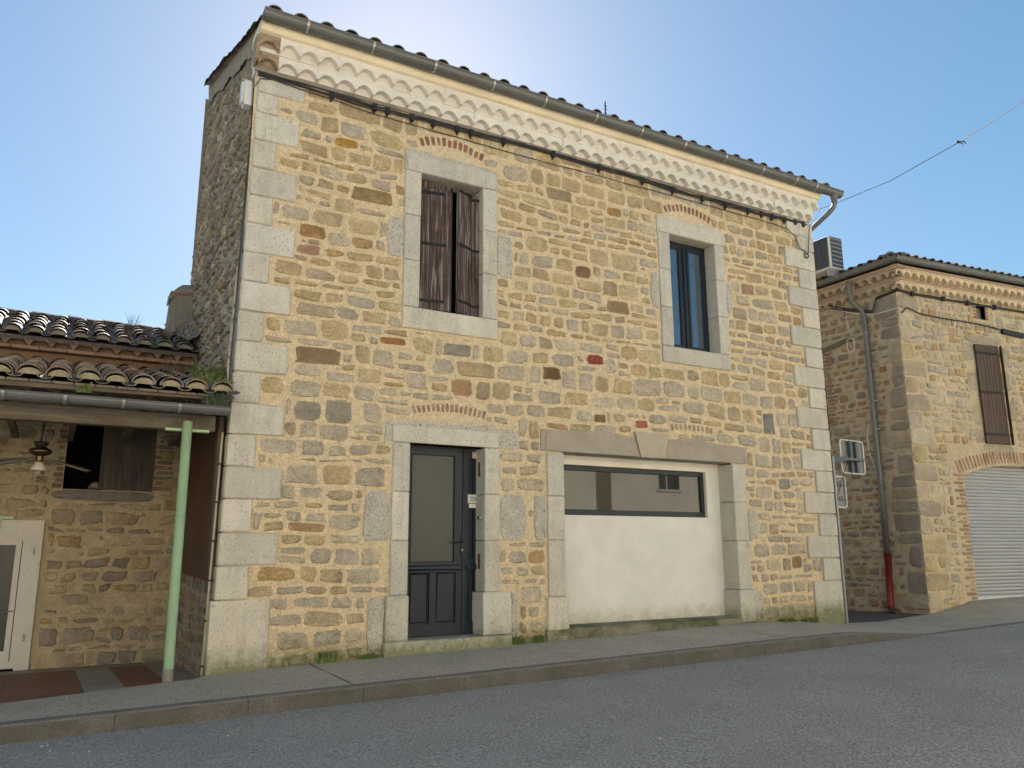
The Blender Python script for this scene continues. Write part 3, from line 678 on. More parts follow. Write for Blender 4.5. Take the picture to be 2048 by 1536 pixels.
# number plate with 359
def digit(mb_, ch, x, z, h, y, th=.0025, mi=1, wd=None):
    """strokes drawn as thin tubes flattened: list of polylines in unit box"""
    S = {'3': [[(.08, .82), (.25, .98), (.6, .98), (.82, .85), (.82, .68), (.6, .54), (.38, .53)], [(.38, .53), (.66, .5), (.9, .35), (.88, .16), (.62, .02), (.28, .02), (.05, .17)]],
         '5': [[(.85, .97), (.22, .97), (.16, .55)], [(.16, .55), (.4, .66), (.7, .62), (.9, .42), (.88, .18), (.6, .02), (.3, .02), (.06, .14)]],
         '9': [[(.12, .12), (.4, .02), (.68, .12), (.86, .42), (.88, .72), (.7, .95), (.42, .98), (.16, .84), (.1, .62), (.24, .44), (.5, .4), (.74, .5), (.87, .68)]]}[ch]
    wd = wd or h*.5; lw = h*.065
    for pl in S:
        pts = [(x+p[0]*wd, z+p[1]*h) for p in pl]
        for (a, b_) in zip(pts[:-1], pts[1:]):
            dx, dz = b_[0]-a[0], b_[1]-a[1]; l_ = math.hypot(dx, dz); nx_, nz_ = -dz/l_*lw, dx/l_*lw; ex, ez = dx/l_*lw*.6, dz/l_*lw*.6
            mb_.add([(a[0]-ex+nx_, y, a[1]-ez+nz_), (a[0]-ex-nx_, y, a[1]-ez-nz_), (b_[0]+ex-nx_, y, b_[1]+ez-nz_), (b_[0]+ex+nx_, y, b_[1]+ez+nz_)], [(0, 1, 2, 3)], mi=mi)
PX0, PX1, PZ0, PZ1 = 2.92, 3.055, 1.775, 1.885
b = MB(); py = DY-.012
b.cbox((PX0, py, PZ0), (PX1, DY-.001, PZ1), .004, mi=0)
bx = [(PX0+.022, PZ0+.009), (PX1-.022, PZ0+.009), (PX1-.009, PZ0+.022), (PX1-.009, PZ1-.022), (PX1-.022, PZ1-.009), (PX0+.022, PZ1-.009), (PX0+.009, PZ1-.022), (PX0+.009, PZ0+.022)]
for i in range(8):
    a, c = bx[i], bx[(i+1) % 8]; dx, dz = c[0]-a[0], c[1]-a[1]; l_ = math.hypot(dx, dz); q = .0016; nx_, nz_ = -dz/l_*q, dx/l_*q
    b.add([(a[0]+nx_, py-.001, a[1]+nz_), (a[0]-nx_, py-.001, a[1]-nz_), (c[0]-nx_, py-.001, c[1]-nz_), (c[0]+nx_, py-.001, c[1]+nz_)], [(0, 1, 2, 3)], mi=1)
for k, ch in enumerate('359'): digit(b, ch, PX0+.026+k*.030, PZ0+.028, .055, py-.0012, wd=.024)
tag(b.build('house_number_plate', [m_plate, m_ink], door), 'white enamel plate reading 359')
b = MB(); b.cbox((2.937, DY-.01, 1.718), (3.03, DY-.001, 1.768), .003, mi=0)
for k in range(5): b.box((2.965+k*.009, DY-.0112, 1.742), (2.971+k*.009, DY-.0102, 1.747), mi=1)
b.build('name_plate', [m_plate, m_cableg], door)
b = MB(); b.box((2.985, DY-.004, 2.34), (3.035, DY-.001, 2.425), mi=0)
for (z0, z1) in ((2.405, 2.42), (2.385, 2.395)): b.box((2.99, DY-.0052, z0), (3.03, DY-.0042, z1), mi=1)
for (z0, z1) in ((2.365, 2.372), (2.35, 2.357)): b.box((2.99, DY-.0052, z0), (3.03, DY-.0042, z1), mi=2)
b.build('door_sticker', [m_plate, m_redink, m_cableg], door)
b = MB(); b.cbox((3.005, .07, 1.575), (3.034, .12, 1.615), .003, mi=0); b.box((3.003, .062, 1.58), (3.0345, .068, 1.61), mi=1); b.build('doorbell', [m_iron, m_zincl], door)
for z in (.98, 2.1):
    b = MB(); b.box((3.018, .10, z), (3.034, .125, z+.18)); b.build('hinge_pin', m_woodr, door)
# ---- garage opening with plaster infill
b = MB(); sheet(b, lambda u, v, o: (u, .28-o, v), [4.2, 7.3], [.0, 2.5], [(4.2, 6.96, 1.66, 2.34)], (1, 1, 1)); gar = b.build('plaster_infill', m_plast, house); tag(gar, 'former garage opening walled up in white plaster with a wide window')
for (x0, x1) in ((3.95, 4.205), (7.22, 7.48)):
    for (p, q) in ((.62, 1.32), (1.32, 1.885), (1.885, 2.452)):
        m_ = MB(); m_.cbox((x0, -.03+rnd.uniform(-.003, .003), p+.003), (x1, .36, q-.003), .007); m_.build('jamb_block', m_lime, gar)
for (x0, x1) in ((3.925, 4.235), (7.195, 7.50)):
    m_ = MB(); m_.cbox((x0, -.05, .15 if x0 < 5 else .16), (x1, .36, .617), .01); m_.build('plinth_block', m_lime, gar)
rough_blocks((6, 7, 10), gar)
m_linG = mat('grey_lintel_stone', (.36, .315, .25), rough=.9, var=.12, vscale=3, fine=.12, fscale=60, bump=.5, bscale=50, bdist=.01, stain=[(3, .55, .7, .4, (.17, .15, .13), (1, 1, 4))])
m_key = mat('keystone_stone', (.42, .37, .28), rough=.9, var=.1, vscale=4, fine=.1, fscale=60, bump=.4, bscale=50, bdist=.01)
m_ = MB(); m_.prism([(3.855, 2.465), (5.475, 2.465), (5.40, 2.73), (4.9, 2.79), (4.3, 2.755), (3.865, 2.75)], -.02, .36); m_.prism([(3.93, 2.47), (5.465, 2.47), (5.41, 2.655), (3.93, 2.655)], -.034, -.02); m_.build('lintel', m_linG, gar)
m_ = MB(); m_.prism([(5.92, 2.465), (7.53, 2.465), (7.53, 2.71), (7.0, 2.735), (6.4, 2.78), (5.99, 2.74)], -.02, .36); m_.prism([(5.93, 2.47), (7.48, 2.47), (7.48, 2.64), (5.98, 2.655)], -.034, -.02); m_.build('lintel', m_linG, gar)
m_ = MB(); m_.prism([(5.48, 2.46), (5.915, 2.46), (5.995, 2.815), (5.39, 2.815)], -.05, .3); m_.build('keystone', m_key, gar)
m_gs = mat('mossy_sill', (.24, .215, .15), rough=.95, var=.2, vscale=3, fine=.2, fscale=60, bump=.7, bscale=40, bdist=.015, stain=[(2, .42, .6, .8, (.05, .065, .015), V1)])
m_ = MB()
for k in range(4):
    x0, x1 = 3.9+k*.83, 3.9+(k+1)*.83
    m_.hexa([(x0, -.06, -.1), (x1-.006, -.06, -.1), (x1-.006, .34, -.1), (x0, .34, -.1), (x0, -.05, .225), (x1-.006, -.05, .225), (x1-.006, .34, .25), (x0, .34, .25)])
m_.build('sill', m_gs, gar)
for (x0, x1) in ((7.2, 7.50), (3.93, 4.22)):
    m_ = MB(); m_.cbox((x0, -.055, -.1), (x1, .3, .15), .01); m_.build('footing_block', m_limer, gar)
# side reveals of the infill window
b = MB()
b.box((6.96, .279, 1.66), (6.975, .40, 2.34)); b.box((4.2, .279, 2.34), (6.975, .40, 2.352)); b.box((4.2, .279, 1.645), (6.975, .40, 1.66))
b.build('window_reveal', m_plast, gar)
b = MB(); y0 = .33
for (x0, x1, z0, z1) in ((4.2, 6.96, 2.27, 2.34), (4.2, 6.96, 1.66, 1.74), (6.90, 6.96, 1.74, 2.27), (4.2, 4.26, 1.74, 2.27)): b.cbox((x0, y0, z0), (x1, y0+.06, z1), .004)
b.build('window_frame', m_door, gar)
b = MB(); b.box((4.255, y0+.03, 1.735), (6.905, y0+.045, 2.275)); b.build('glass_pane', m_glass, gar)
# ---- genoise cornice
def scallops(mb_, x0, x1, sp_, yf, yb, z0, h, zt, rg_=rnd, flat=.02, K=10):
    n = int(round((x1-x0)/sp_)); sp_ = (x1-x0)/n
    for i in range(n):
        c = x0+(i+.5)*sp_; hw = sp_/2-flat/2; pts = []; hh = h*rg_.uniform(.92, 1.06)
        for k in range(K+1):
            t = -1+2*k/K; pts.append((c+t*hw, z0+hh*(1-abs(t)**2.0)**.8))
        pts = [(c-sp_/2, z0)]+pts+[(c+sp_/2, z0)]
        vs = []
        j1 = rg_.uniform(-.006, .006)
        for (x, z) in pts: vs += [(x, yf+j1, z), (x, yf+j1, zt), (x, yb, z)]
        fs = []
        for k in range(len(pts)-1): a = 3*k; fs += [(a, a+3, a+4, a+1), (a, a+2, a+5, a+3)]
        mb_.add(vs, fs)
        # recessed bedding behind the tile mouth
        mb_.add([(c-sp_/2, yb-.001, z0), (c+sp_/2, yb-.001, z0), (c+sp_/2, yb-.03, zt-.02), (c-sp_/2, yb-.03, zt-.02)], [(0, 1, 2, 3)])
b = MB(); CX0, CX1 = .0, 9.38
scallops(b, CX0+.236, CX1, .236, -.125, -.02, 6.765, .085, 6.915)
b.box((CX0, -.135, 6.915), (CX1, .3, 6.94))
scallops(b, CX0+.22, CX1+.03, .236, -.225, -.125, 6.925, .10, 7.09)
b.box((CX0, -.02, 6.72), (CX1-.01, .2, 6.93))
b.box((CX0+.002, -.13, 6.941), (CX1+.01, .3, 7.085))
b.build('cornice', m_white, house)
b = MB(); b.cbox((-.04, -.19, 6.77), (-.003, .04, 7.09), .012); scallops(b, CX0, CX0+.236, .236, -.115, -.02, 6.765, .09, 6.915); scallops(b, CX0-.02, CX0+.22, .24, -.205, -.12, 6.925, .10, 7.08); b.build('bare_corner_tiles', mat('bare_tiles', (.40, .30, .21), rough=.9, var=.25, vscale=14, fine=.2, fscale=50, bump=.9, bscale=30, bdist=.03, stain=[(8, .5, .65, .7, (.14, .11, .08), V1)]), house)
b = MB()   # cream cove above
prof = [(-.222, 7.088), (-.27, 7.10), (-.30, 7.14), (-.31, 7.24), (.2, 7.24), (.2, 7.088)]
b.add([(CX0-.02, y, z) for y, z in prof]+[(CX1+.04, y, z) for y, z in prof], [tuple(range(6)), tuple(range(11, 5, -1))]+[(i, 6+i, 6+(i+1) % 6, (i+1) % 6) for i in range(6)])
b.build('cornice_band', m_cream, house)
b = MB(); b.box((CX0-.01, -.03, 6.715), (CX1, -.001, 6.764)); b.build('tile_course', m_brick, house).data.materials[0] = m_conc
# ---- gutter
def gutter(x0, x1, y, z, r, par, clips, name='gutter', beadr=.011):
    b_ = MB(); n = 10; vs = []
    for x in (x0, x1):
        for rr in (r, r-.004):
            for k in range(n+1):
                t = math.pi*k/n; vs.append((x, y-rr*math.cos(t), z-rr*math.sin(t)*1.05))
    fs = []; m1 = n+1
    for k in range(n): fs += [(k, k+1, 2*m1+k+1, 2*m1+k), (m1+k, m1+k+1, 3*m1+k+1, 3*m1+k), (k, k+1, m1+k+1, m1+k), (2*m1+k, 2*m1+k+1, 3*m1+k+1, 3*m1+k)]
    fs += [tuple(range(n+1)), tuple(2*m1+k for k in range(n+1))]
    b_.add(vs, fs); b_.tube([(x0, y-r, z+.002), (x1, y-r, z+.002)], beadr, 8)
    for sx in ls(x0, x1, 2.0)[1:-1]:
        pts = [(sx, y-(r+.002)*math.cos(t), z-(r+.002)*1.05*math.sin(t)) for t in [math.pi*k/10 for k in range(11)]]
        for a, c in zip(pts[:-1], pts[1:]): b_.add([(sx-.02, a[1], a[2]), (sx+.02, a[1], a[2]), (sx+.02, c[1], c[2]), (sx-.02, c[1], c[2])], [(0, 1, 2, 3)])
    g = b_.build(name, m_zinc, par, smooth=False)
    for cx in clips:
        c_ = MB(); pts = [(y-(r+.006)*math.cos(t), z-(r+.006)*1.05*math.sin(t)) for t in [math.pi*k/10 for k in range(0, 11)]]
        vs = []
        for (yy, zz) in pts: vs += [(cx-.014, yy, zz), (cx+.014, yy, zz)]
        c_.add(vs, [(2*i, 2*i+1, 2*i+3, 2*i+2) for i in range(10)])
        c_.tube([(cx-.006, y-r-.012, z-.01), (cx-.006, y-r*.9, z-.05), (cx-.006, y-r*.4, z-r*1.02)], .004, 5); c_.tube([(cx+.008, y-r-.012, z-.01), (cx+.008, y-r*.9, z-.05), (cx+.008, y-r*.4, z-r*1.02)], .004, 5)
        c_.build('gutter_clip', m_zincl, g)
    return g
# clip positions by pixel -> world on gutter line
def ray(X, Y):
    d = R_*((X-1024)/FPX)-U_*((Y-768)/FPX)+F_; return d
def ony(X, Y, y): d = ray(X, Y); t = (y-CAM[1])/d[1]; p = CAM+d*t; return p
GY, GZ, GR = -.40, 7.235, .088
clipx = [float(ony(x, y, GY-GR)[0]) for x, y in ((617, 62), (749, 102), (873, 143), (990, 180), (1094, 214), (1196, 247), (1287, 275), (1374, 304), (1455, 326), (1530, 348), (1597, 372), (1637, 384))]
gut = gutter(-.03, 9.78, GY, GZ, GR, house, clipx)
b = MB()   # downpipe: outlet funnel, elbow and oblique run to the back
def pt(*a): return tuple(a)
b.lathe([(.075, 0), (.055, -.09), (.045, -.13)], (9.62, GY, GZ-.07), 14)
b.tube([(9.62, GY, GZ-.18), (9.62, GY+.005, GZ-.24), (9.605, GY+.03, GZ-.30), (9.57, GY+.10, GZ-.37), (9.52, GY+.24, GZ-.47), (9.47, .10, 6.62), (9.475, .3, 6.45), (9.48, .34, 6.3), (9.48, .34, 3.0), (9.48, .34, .3)], .042, 12)
b.build('downpipe', m_zinc, house, smooth=True)
# ---- roof
b = MB(); sl_ = math.atan2(1.56, HD); S_ = (0, math.cos(sl_), math.sin(sl_)); N_ = (0, -math.sin(sl_), math.cos(sl_))
canal(b, (-.05, -.42, 7.195), (1, 0, 0), S_, N_, 32, .300, 5.0, .36, .095, rg, cols=TC, n=7)
b.hexa([(.11, -.18, 7.09), (9.45, -.18, 7.09), (9.45, 4.35, 8.70), (.11, 4.35, 8.70), (.11, -.18, 7.22), (9.45, -.18, 7.22), (9.45, 4.35, 8.86), (.11, 4.35, 8.86)], mi=1)
b.build('roof', [m_tile, m_conc], house)
b = MB(); canal(b, (-.09, -.30, 7.14), (1, 0, 0), S_, N_, 1, .16, 4.75, .36, .07, rg, cols=[(.13, .085, .065), (.16, .12, .095), (.10, .08, .07)], chan=False, wob=.02, n=6)
b.build('verge_tiles', m_tile, house)

# ================================================================= CABLES ON MAIN HOUSE
def sag(p, q, n, s, jz=0): return [tuple(np.array(p)*(1-t)+np.array(q)*t+np.array([0, 0, -s*4*t*(1-t)+rnd.uniform(-jz, jz)])) for t in [k/n for k in range(n+1)]]
cb = thing('facade_cable', 'bundle of black cables with clamps running under the white cornice', 'cable', (4.7, -.06, 6.7))
for k in range(5):
    b = MB(); pts = []; f1, f2 = rnd.uniform(1.5, 4), rnd.uniform(0, 6)
    for x in ls(.02, 9.30, .19): pts.append((x, -.045-.012*(k % 2)+rnd.uniform(-.008, .008), 6.695-.011*k+.012*math.sin(f1*x+f2)+rnd.uniform(-.008, .008)-.02*math.sin(x*1.1)))
    b.tube(pts, .0088, 6); b.build('cable', m_cable, cb)
b = MB(); pts = [(-.0, -.05, 6.50), (.05, -.055, 6.60), (.2, -.05, 6.64)]+[(x, -.045+rnd.uniform(-.004, .004), 6.64-.10*min(1, (x-.2)/1.5)+rnd.uniform(-.01, .01)) for x in ls(.5, 8.6, .45)]+[(8.8, -.07, 6.50), (8.95, -.07, 6.40), (9.05, -.07, 6.22), (9.2, -.07, 6.14)]
b.tube(pts, .006, 6); b.build('cable', m_cable, cb)
for x in [.9, 1.45, 1.62, 1.95, 2.25, 2.6, 2.8, 3.3, 4.1, 4.9, 5.7, 6.3, 6.9, 7.4, 7.9, 8.2, 8.45, 8.75, 9.0, 9.2]:
    b = MB(); z = 6.66-.02*math.sin(x*1.1); b.cbox((x-.03, -.075, z-.045), (x+.03, -.03, z+.05), .008); b.box((x-.012, -.04, z-.07), (x+.012, -.012, z-.03)); b.build('cable_clamp', m_cable, cb)
b = MB(); b.tube([(9.2+.045*math.cos(t), -.075, 6.10+.045*math.sin(t)) for t in [k*math.pi/5 for k in range(11)]], .01, 6); b.tube([(9.24, -.075, 6.12), (9.30, -.08, 6.5), (9.32, -.09, 6.68)], .007, 6); b.build('cable_loop', m_cable, cb)
jb = MB(); jb.cbox((-.10, .05, 6.30), (.03-.03, .21, 6.62), .012); jb.cbox((-.125, .07, 6.33), (-.10, .19, 6.59), .008)
tag(jb.build('junction_box', m_pvc), 'white plastic junction box at the top corner of the gable', 'junction box')
gc = thing('gable_cable', 'black cable clipped down the gable beside the corner stones', 'cable', (-.07, .06, 3))
b = MB(); pts = [(gx(z)-.035, .06+rnd.uniform(-.008, .008), z) for z in ls(2.6, 6.3, .3)]; b.tube(pts, .011, 6); b.build('cable', m_cable, gc)
b = MB(); pts = [(gx(z)-.03, .035+rnd.uniform(-.006, .006), z) for z in ls(2.6, 6.3, .3)]; b.tube(pts, .005, 6); b.build('cable', m_cableg, gc)
for z in (2.9, 3.7, 4.5, 5.3, 6.0):
    b = MB(); b.box((gx(z)-.048, .045, z), (gx(z)-.005, .08, z+.02)); b.build('cable_clip', m_cable, gc)
cd = thing('conduit', 'cream plastic conduit pipe running down the gable to the porch roof', 'pipe', (-.08, .1, 2.6))
b = MB(); b.tube([(gx(4.4)-.03, .17, 4.35), (gx(4)-.03, .17, 3.9), (gx(3)-.035, .17, 3.2), (gx(3)-.035, .14, 3.12), (gx(3)-.04, .08, 3.06), (gx(3)-.04, .07, 3.0), (-.075, .04, 2.72), (-.10, -.05, 2.64)], .019, 10); b.build('pipe', m_cond, cd, smooth=True)
for z in (3.28, 2.9):
    b = MB(); b.tube([(gx(z)-.035, .16 if z > 3 else .07, z), (gx(z)-.035, .16 if z > 3 else .07, z+.012)], .024, 10); b.build('pipe_clip', m_cable, cd)
cd2 = thing('lower_conduit', 'thin pale pipe with black clips beside the lowest corner stones', 'pipe', (-.08, .06, 1.2))
b = MB(); b.tube([(gx(z)-.05, .10+rnd.uniform(-.004, .004), z) for z in ls(-.02, 2.45, .3)], .012, 8); b.build('pipe', m_cond, cd2)
for z in (.06, .5, .9, 1.3, 1.7, 2.1):
    b = MB(); b.box((gx(z)-.068, .082, z), (gx(z)-.01, .118, z+.018)); b.build('pipe_clip', m_cable, cd2)

# ================================================================= LOW TILED HOUSE WITH PORCH (left)
cot = thing('tiled_cottage', 'low rubble cottage with canal tile roofs and a porch', 'house', (-3, 2.9, 0))
XL = -6.5; BY = 2.9
PBk = lambda u, v, o: (u, BY-o, v)
b = MB()
CH_ = [(-2.75, -1.80, -.4, 1.39), (-1.49, -1.07, 1.99, 2.90)]
sheet(b, PBk, [XL, .0], [-.4, 3.75], CH_, (.42, .345, .22), .008, rg, .15)
def colb(x, z, r): return inset_col(r.choice([(.36, .295, .195), (.32, .26, .175), (.39, .32, .205), (.36, .27, .14), (.31, .265, .195), (.25, .21, .17)]), r, .15)
bo = [(-3.2, -1.6, -.4, 1.60), (-1.62, -.38, 1.84, 2.95)]
rubble(b, PBk, XL, -.02, -.2, 3.6, bo, rg, colb, .09, .21, .10, .38, .018, .02, fill=1800, rough=2.0, skip=.12, jit=.028, N=18)
b2 = MB(); b2.box((XL, 3.08, -.5), (-.12, 4.3, 3.75)); b2.box((XL, 4.3, -.5), (-.12, 7.4, 3.25)); b2.build('light_block', m_blackv, cot)  # unseen black boxes added to stop sun leaking in behind the wall
# brick reveal of the upper opening
for k in range(13):
    z = 2.0+k*.07
    for (x0, x1) in ((-1.61, -1.50), (-.44, -.2)):
        j = .03*(k % 2); stone(b, PBk, [(x0+j, z), (x1, z), (x1, z+.058), (x0+j, z+.058)], inset_col(rg.choice([(.20, .14, .10), (.23, .16, .11), (.19, .15, .11)]), rg), rg, .006, N=12)
b.build('wall', m_oldw, cot)
b = MB(); stone(b, PBk, [(-1.60, 1.85), (-.42, 1.84), (-.42, 1.975), (-1.6, 1.985)], (1, 1, 1), rg, .03, .05, .4, 36); sil = b.build('stone_sill', m_conc, cot)
b = MB(); b.box((-1.5, BY+.12, 1.98), (-1.0, BY+.15, 2.92)); b.build('dark_opening', m_blackv, cot)
# board shutter beside the opening
b = MB(); plank_leaf(b, (-1.06, BY-.03), (-.45, BY-.03), 1.985, 2.93, 5, .03); b.box((-1.085, BY-.05, 1.99), (-1.055, BY+.0, 2.93)); b.build('board_shutter', [m_woodv, m_iron], cot)
b = MB(); stone(b, lambda u, v, o: (u, BY+.02-o, v), [(-1.22, 2.0), (-1.06, 2.0), (-1.08, 2.10), (-1.17, 2.08)], (.14, .10, .07), rg, .04); b.build('loose_stone', m_conc, cot)
# white framed door/window at far left
b = MB(); DX0, DX1 = -2.75, -1.80
b.box((DX1, BY-.035, -.2), (-1.645, BY+.1, 1.59)); b.box((-3.1, BY-.035, 1.385), (DX1, BY+.1, 1.59)); b.box((-3.1, BY-.035, -.2), (DX0, BY+.1, 1.385))
wf = b.build('white_window_surround', m_oldp, cot)
b = MB()
for (x0, x1, z0, z1, dy) in ((DX1-.05, DX1, -.16, 1.385, 0), (DX0, DX0+.05, -.16, 1.385, 0), (DX0, DX1, 1.34, 1.385, .001), (DX0, DX1, -.16, -.08, .001), (DX1-.12, DX1-.06, -.08, 1.34, .02), (DX0+.06, DX0+.12, -.08, 1.34, .02), (DX0+.12, DX1-.12, 1.29, 1.34, .021), (DX0+.12, DX1-.12, -.08, .04, .021), (-2.14, -2.09, .04, 1.29, .022)):
    b.box((x0, BY-.01+dy, z0), (x1, BY+.05+dy, z1))
b.build('window_frame', m_oldp, wf)
b = MB(); b.box((DX0+.1, BY+.06, -.1), (DX1-.1, BY+.075, 1.32)); b.build('glass_pane', m_glassF, wf)
b = MB(); b.tube([(DX0, BY+.0, .50), (DX1-.05, BY+.0, .505)], .007, 6); b.build('window_bar', m_zincl, wf)
for z in (1.17, .15):
    b = MB(); b.tube([(-1.735, BY-.06, z), (-1.735, BY-.06, z+.09)], .013, 8); b.box((-1.75, BY-.055, z+.03), (-1.72, BY-.03, z+.05)); b.build('hinge_pin', m_zincl, wf)
b = MB(); b.box((-2.3, BY-.06, 1.60), (-1.98, BY-.035, 1.635)); b.prism([(-2.13, 1.60), (-2.10, 1.60), (-2.112, 1.38)], BY-.05, BY-.037); b.build('green_bracket', m_green, cot)
# genoise of the cottage + brick course
b = MB()
scallops(b, XL, -.05, .245, BY-.16, BY-.02, 3.56, .085, 3.69)
scallops(b, XL, -.05, .245, BY-.30, BY-.16, 3.735, .10, 3.86)
m_terrab = mat('terracotta_eaves', (.20, .125, .075), rough=.9, var=.25, vscale=5, fine=.15, fscale=50, bump=.5, bscale=40, stain=[(4, .52, .7, .6, (.10, .065, .04), V1)])
b.build('eaves_tiles', m_terrab, cot)
b = MB(); x = XL
while x < -.1:
    b.cbox((x, BY-.31, 3.69), (min(x+.30, -.06), BY-.01, 3.733), .004, inset_col((.25, .15, .10), rnd, .15)); x += .306
b.build('brick_course', m_brick, cot)
# roofs
b = MB(); sl2 = math.atan2(.68, 2.85)
sU = math.atan2(.66, 1.75)
canal(b, (-.045-26*.245, -.28, 2.775), (1, 0, 0), (0, math.cos(sl2), math.sin(sl2)), (0, -math.sin(sl2), math.cos(sl2)), 26, .245, 2.95, .33, .113, rg, fillm=1, n=9, wob=.012,
      cols=[(.20, .14, .10), (.17, .13, .10), (.24, .17, .125), (.15, .12, .10), (.22, .20, .17), (.19, .15, .125)])
b.hexa([(XL, -.22, 2.765), (-.03, -.22, 2.765), (-.03, BY, 3.49), (XL, BY, 3.49), (XL, -.22, 2.785), (-.03, -.22, 2.785), (-.03, BY, 3.53), (XL, BY, 3.53)], (.1, .08, .06))
b.build('porch_roof', [m_tile, m_bed], cot)
b = MB(); TD = [(.13, .095, .07), (.10, .08, .065), (.16, .12, .09), (.085, .07, .06), (.14, .125, .11)]
canal(b, (-.10-25*.25, 2.52, 3.84), (1, 0, 0), (0, math.cos(sU), math.sin(sU)), (0, -math.sin(sU), math.cos(sU)), 25, .25, 1.95, .30, .105, rg, fillm=1, n=9, wob=.015, cols=TD)
b.hexa([(XL, 2.58, 3.80), (-.05, 2.58, 3.80), (-.05, 4.3, 4.48), (XL, 4.3, 4.48), (XL, 2.58, 3.85), (-.05, 2.58, 3.85), (-.05, 4.3, 4.53), (XL, 4.3, 4.53)], (.08, .06, .05))
for k in range(14):   # ridge tiles
    x0 = -.3-(k+1)*.45; rr = .12
    vs = []
    for (x, s_) in ((x0, 1.), (x0+.49, .9)):
        for q in range(9): t = math.pi*q/8; vs.append((x, 4.33-rr*s_*1.1*math.cos(t), 4.50+rr*s_*math.sin(t)+(.012 if s_ == 1 else 0)))
    b.add(vs, [(q, q+1, 9+q+1, 9+q) for q in range(8)]+[tuple(range(9))], inset_col(rg.choice(TD), rg, .2))
b.hexa([(XL, 4.36, 4.48), (-.05, 4.36, 4.48), (-.05, 7.5, 3.3), (XL, 7.5, 3.3), (XL, 4.36, 4.55), (-.05, 4.36, 4.55), (-.05, 7.5, 3.37), (XL, 7.5, 3.37)], (.08, .06, .05))
b.build('roof', [m_tile, m_conc], cot)
# mortar flashing against the gable + chimney
b = MB(); vs = []; n1, n2 = 26, 16
for i in range(n1+1):
    s_ = i/n1; y = 2.55+s_*1.7; zr_ = 3.86+(y-2.52)*.377
    for j in range(n2+1):
        t = j/n2; wv = .16+.05*math.sin(s_*7)+.16*s_
        vs.append((-.03-wv*(1-t)+rnd.uniform(-.012, .012), y+rnd.uniform(-.01, .01), zr_+.155+(.34*(.35+.65*s_))*t**1.6+rnd.uniform(-.028, .028)))
b.add(vs, [(i*(n2+1)+j, (i+1)*(n2+1)+j, (i+1)*(n2+1)+j+1, i*(n2+1)+j+1) for i in range(n1) for j in range(n2)])
m_flash = mat('cement_flashing', (.21, .175, .125), rough=.95, var=.25, vscale=5, fine=.3, fscale=70, speck=(60, .62, (.5, .5, .5), .5), bump=.8, bscale=50, bdist=.015)
b.build('cement_flashing', m_flash, cot)
b = MB(); b.hexa([(-.36, 3.75, 4.2), (-.0, 3.75, 4.2), (-.0, 4.15, 4.2), (-.36, 4.15, 4.2), (-.315, 3.77, 5.02), (-.0, 3.77, 5.02), (-.0, 4.1, 5.02), (-.315, 4.1, 5.02)]); ch = b.build('chimney', m_conc, cot)
b = MB(); b.cbox((-.34, 3.74, 5.022), (.0, 4.14, 5.055), .006, (.30, .15, .09)); b.build('brick_cap', m_brick, ch)
b = MB(); vs = []
for x in ls(-.345, .0, .06):
    for q in range(9):
        t = math.pi*q/8; fx = (x+.345)/.345; hgt = .10+.09*math.sin(min(1, fx*1.6)*math.pi/2)
        vs.append((x, 3.95-.21*math.cos(t), 5.056-(.14*(1-fx)**3)+hgt*math.sin(t)+rnd.uniform(-.008, .008)))
nn = len(vs)//9; b.add(vs, [(i*9+q, i*9+q+1, (i+1)*9+q+1, (i+1)*9+q) for i in range(nn-1) for q in range(8)]+[tuple(range(9))])
b.build('chimney_hood', m_conc, ch)
# timber: fascia plank, beam, gutter, post
b = MB(); b.hexa([(XL, -.20, 2.66), (-.05, -.20, 2.745), (-.05, -.16, 2.745), (XL, -.16, 2.66), (XL, -.20, 2.755), (-.05, -.20, 2.785), (-.05, -.16, 2.785), (XL, -.16, 2.755)]); b.build('eaves_plank', m_woodg, cot)
b = MB(); x = XL
while x < -.2: b.box((x, -.235, 2.765), (x+.17, -.18, 2.79), inset_col((.17, .14, .11), rnd, .2)); x += .185
b.build('eaves_slats', m_brick, cot)
b = MB(); b.cbox((XL, -.02, 2.435), (-.165, .14, 2.60), .01); b.build('beam', m_woodg, cot)
b = MB()
for x in ls(XL+.2, -.3, .6): b.box((x, -.15, 2.60), (x+.07, 2.9, 2.66))
b.build('rafters', m_woodg, cot); bpy.data.objects['rafters'].rotation_euler.x = 0
gutter(XL, -.085, -.33, 2.635, .072, cot, [float(ony(x, y, -.40)[0]) for x, y in ((4, 795), (130, 800), (247, 810), (360, 820))], beadr=.009)
b = MB(); b.tube([(-.462, -.17, -.2), (-.462, -.17, 2.50)], .047, 18); po_ = b.build('porch_post', m_green, cot, smooth=True); tag(po_, 'pale green round metal post')
b = MB(); b.cbox((-.66, -.125, 2.405), (-.24, -.045, 2.433), .003); b.build('post_bracket', m_green, po_)
b = MB(); b.tube([(-.462, -.17, -.1), (-.462, -.17, .105)], .0485, 18); b.build('bare_base', m_conc, po_)
# wooden board panel on the gable
wp = MB(); 
for k in range(5):
    y0, y1 = .30+k*.48, .30+(k+1)*.48-.006
    wp.hexa([(gx(1)-.05, y0, .90+.01*k), (gx(1)-.022, y0, .90+.01*k), (gx(1)-.022, y1, .905+.01*k), (gx(1)-.05, y1, .905+.01*k), (gx(2.6)-.045-.02, y0, 2.70), (gx(2.6)-.02, y0, 2.70), (gx(2.6)-.02, y1, 2.72), (gx(2.6)-.065, y1, 2.72)])
tag(wp.build('board_panel', m_woodr), 'red-brown wooden boards fixed to the house side inside the porch', 'wooden panel')
b = MB(); b.cbox((gx(1.5)-.07, .13, .92), (gx(1.5)-.015, .29, 2.62), .006); tag(b.build('timber_post', m_woodg), 'flat grey timber upright beside the red-brown boards', 'timber post')
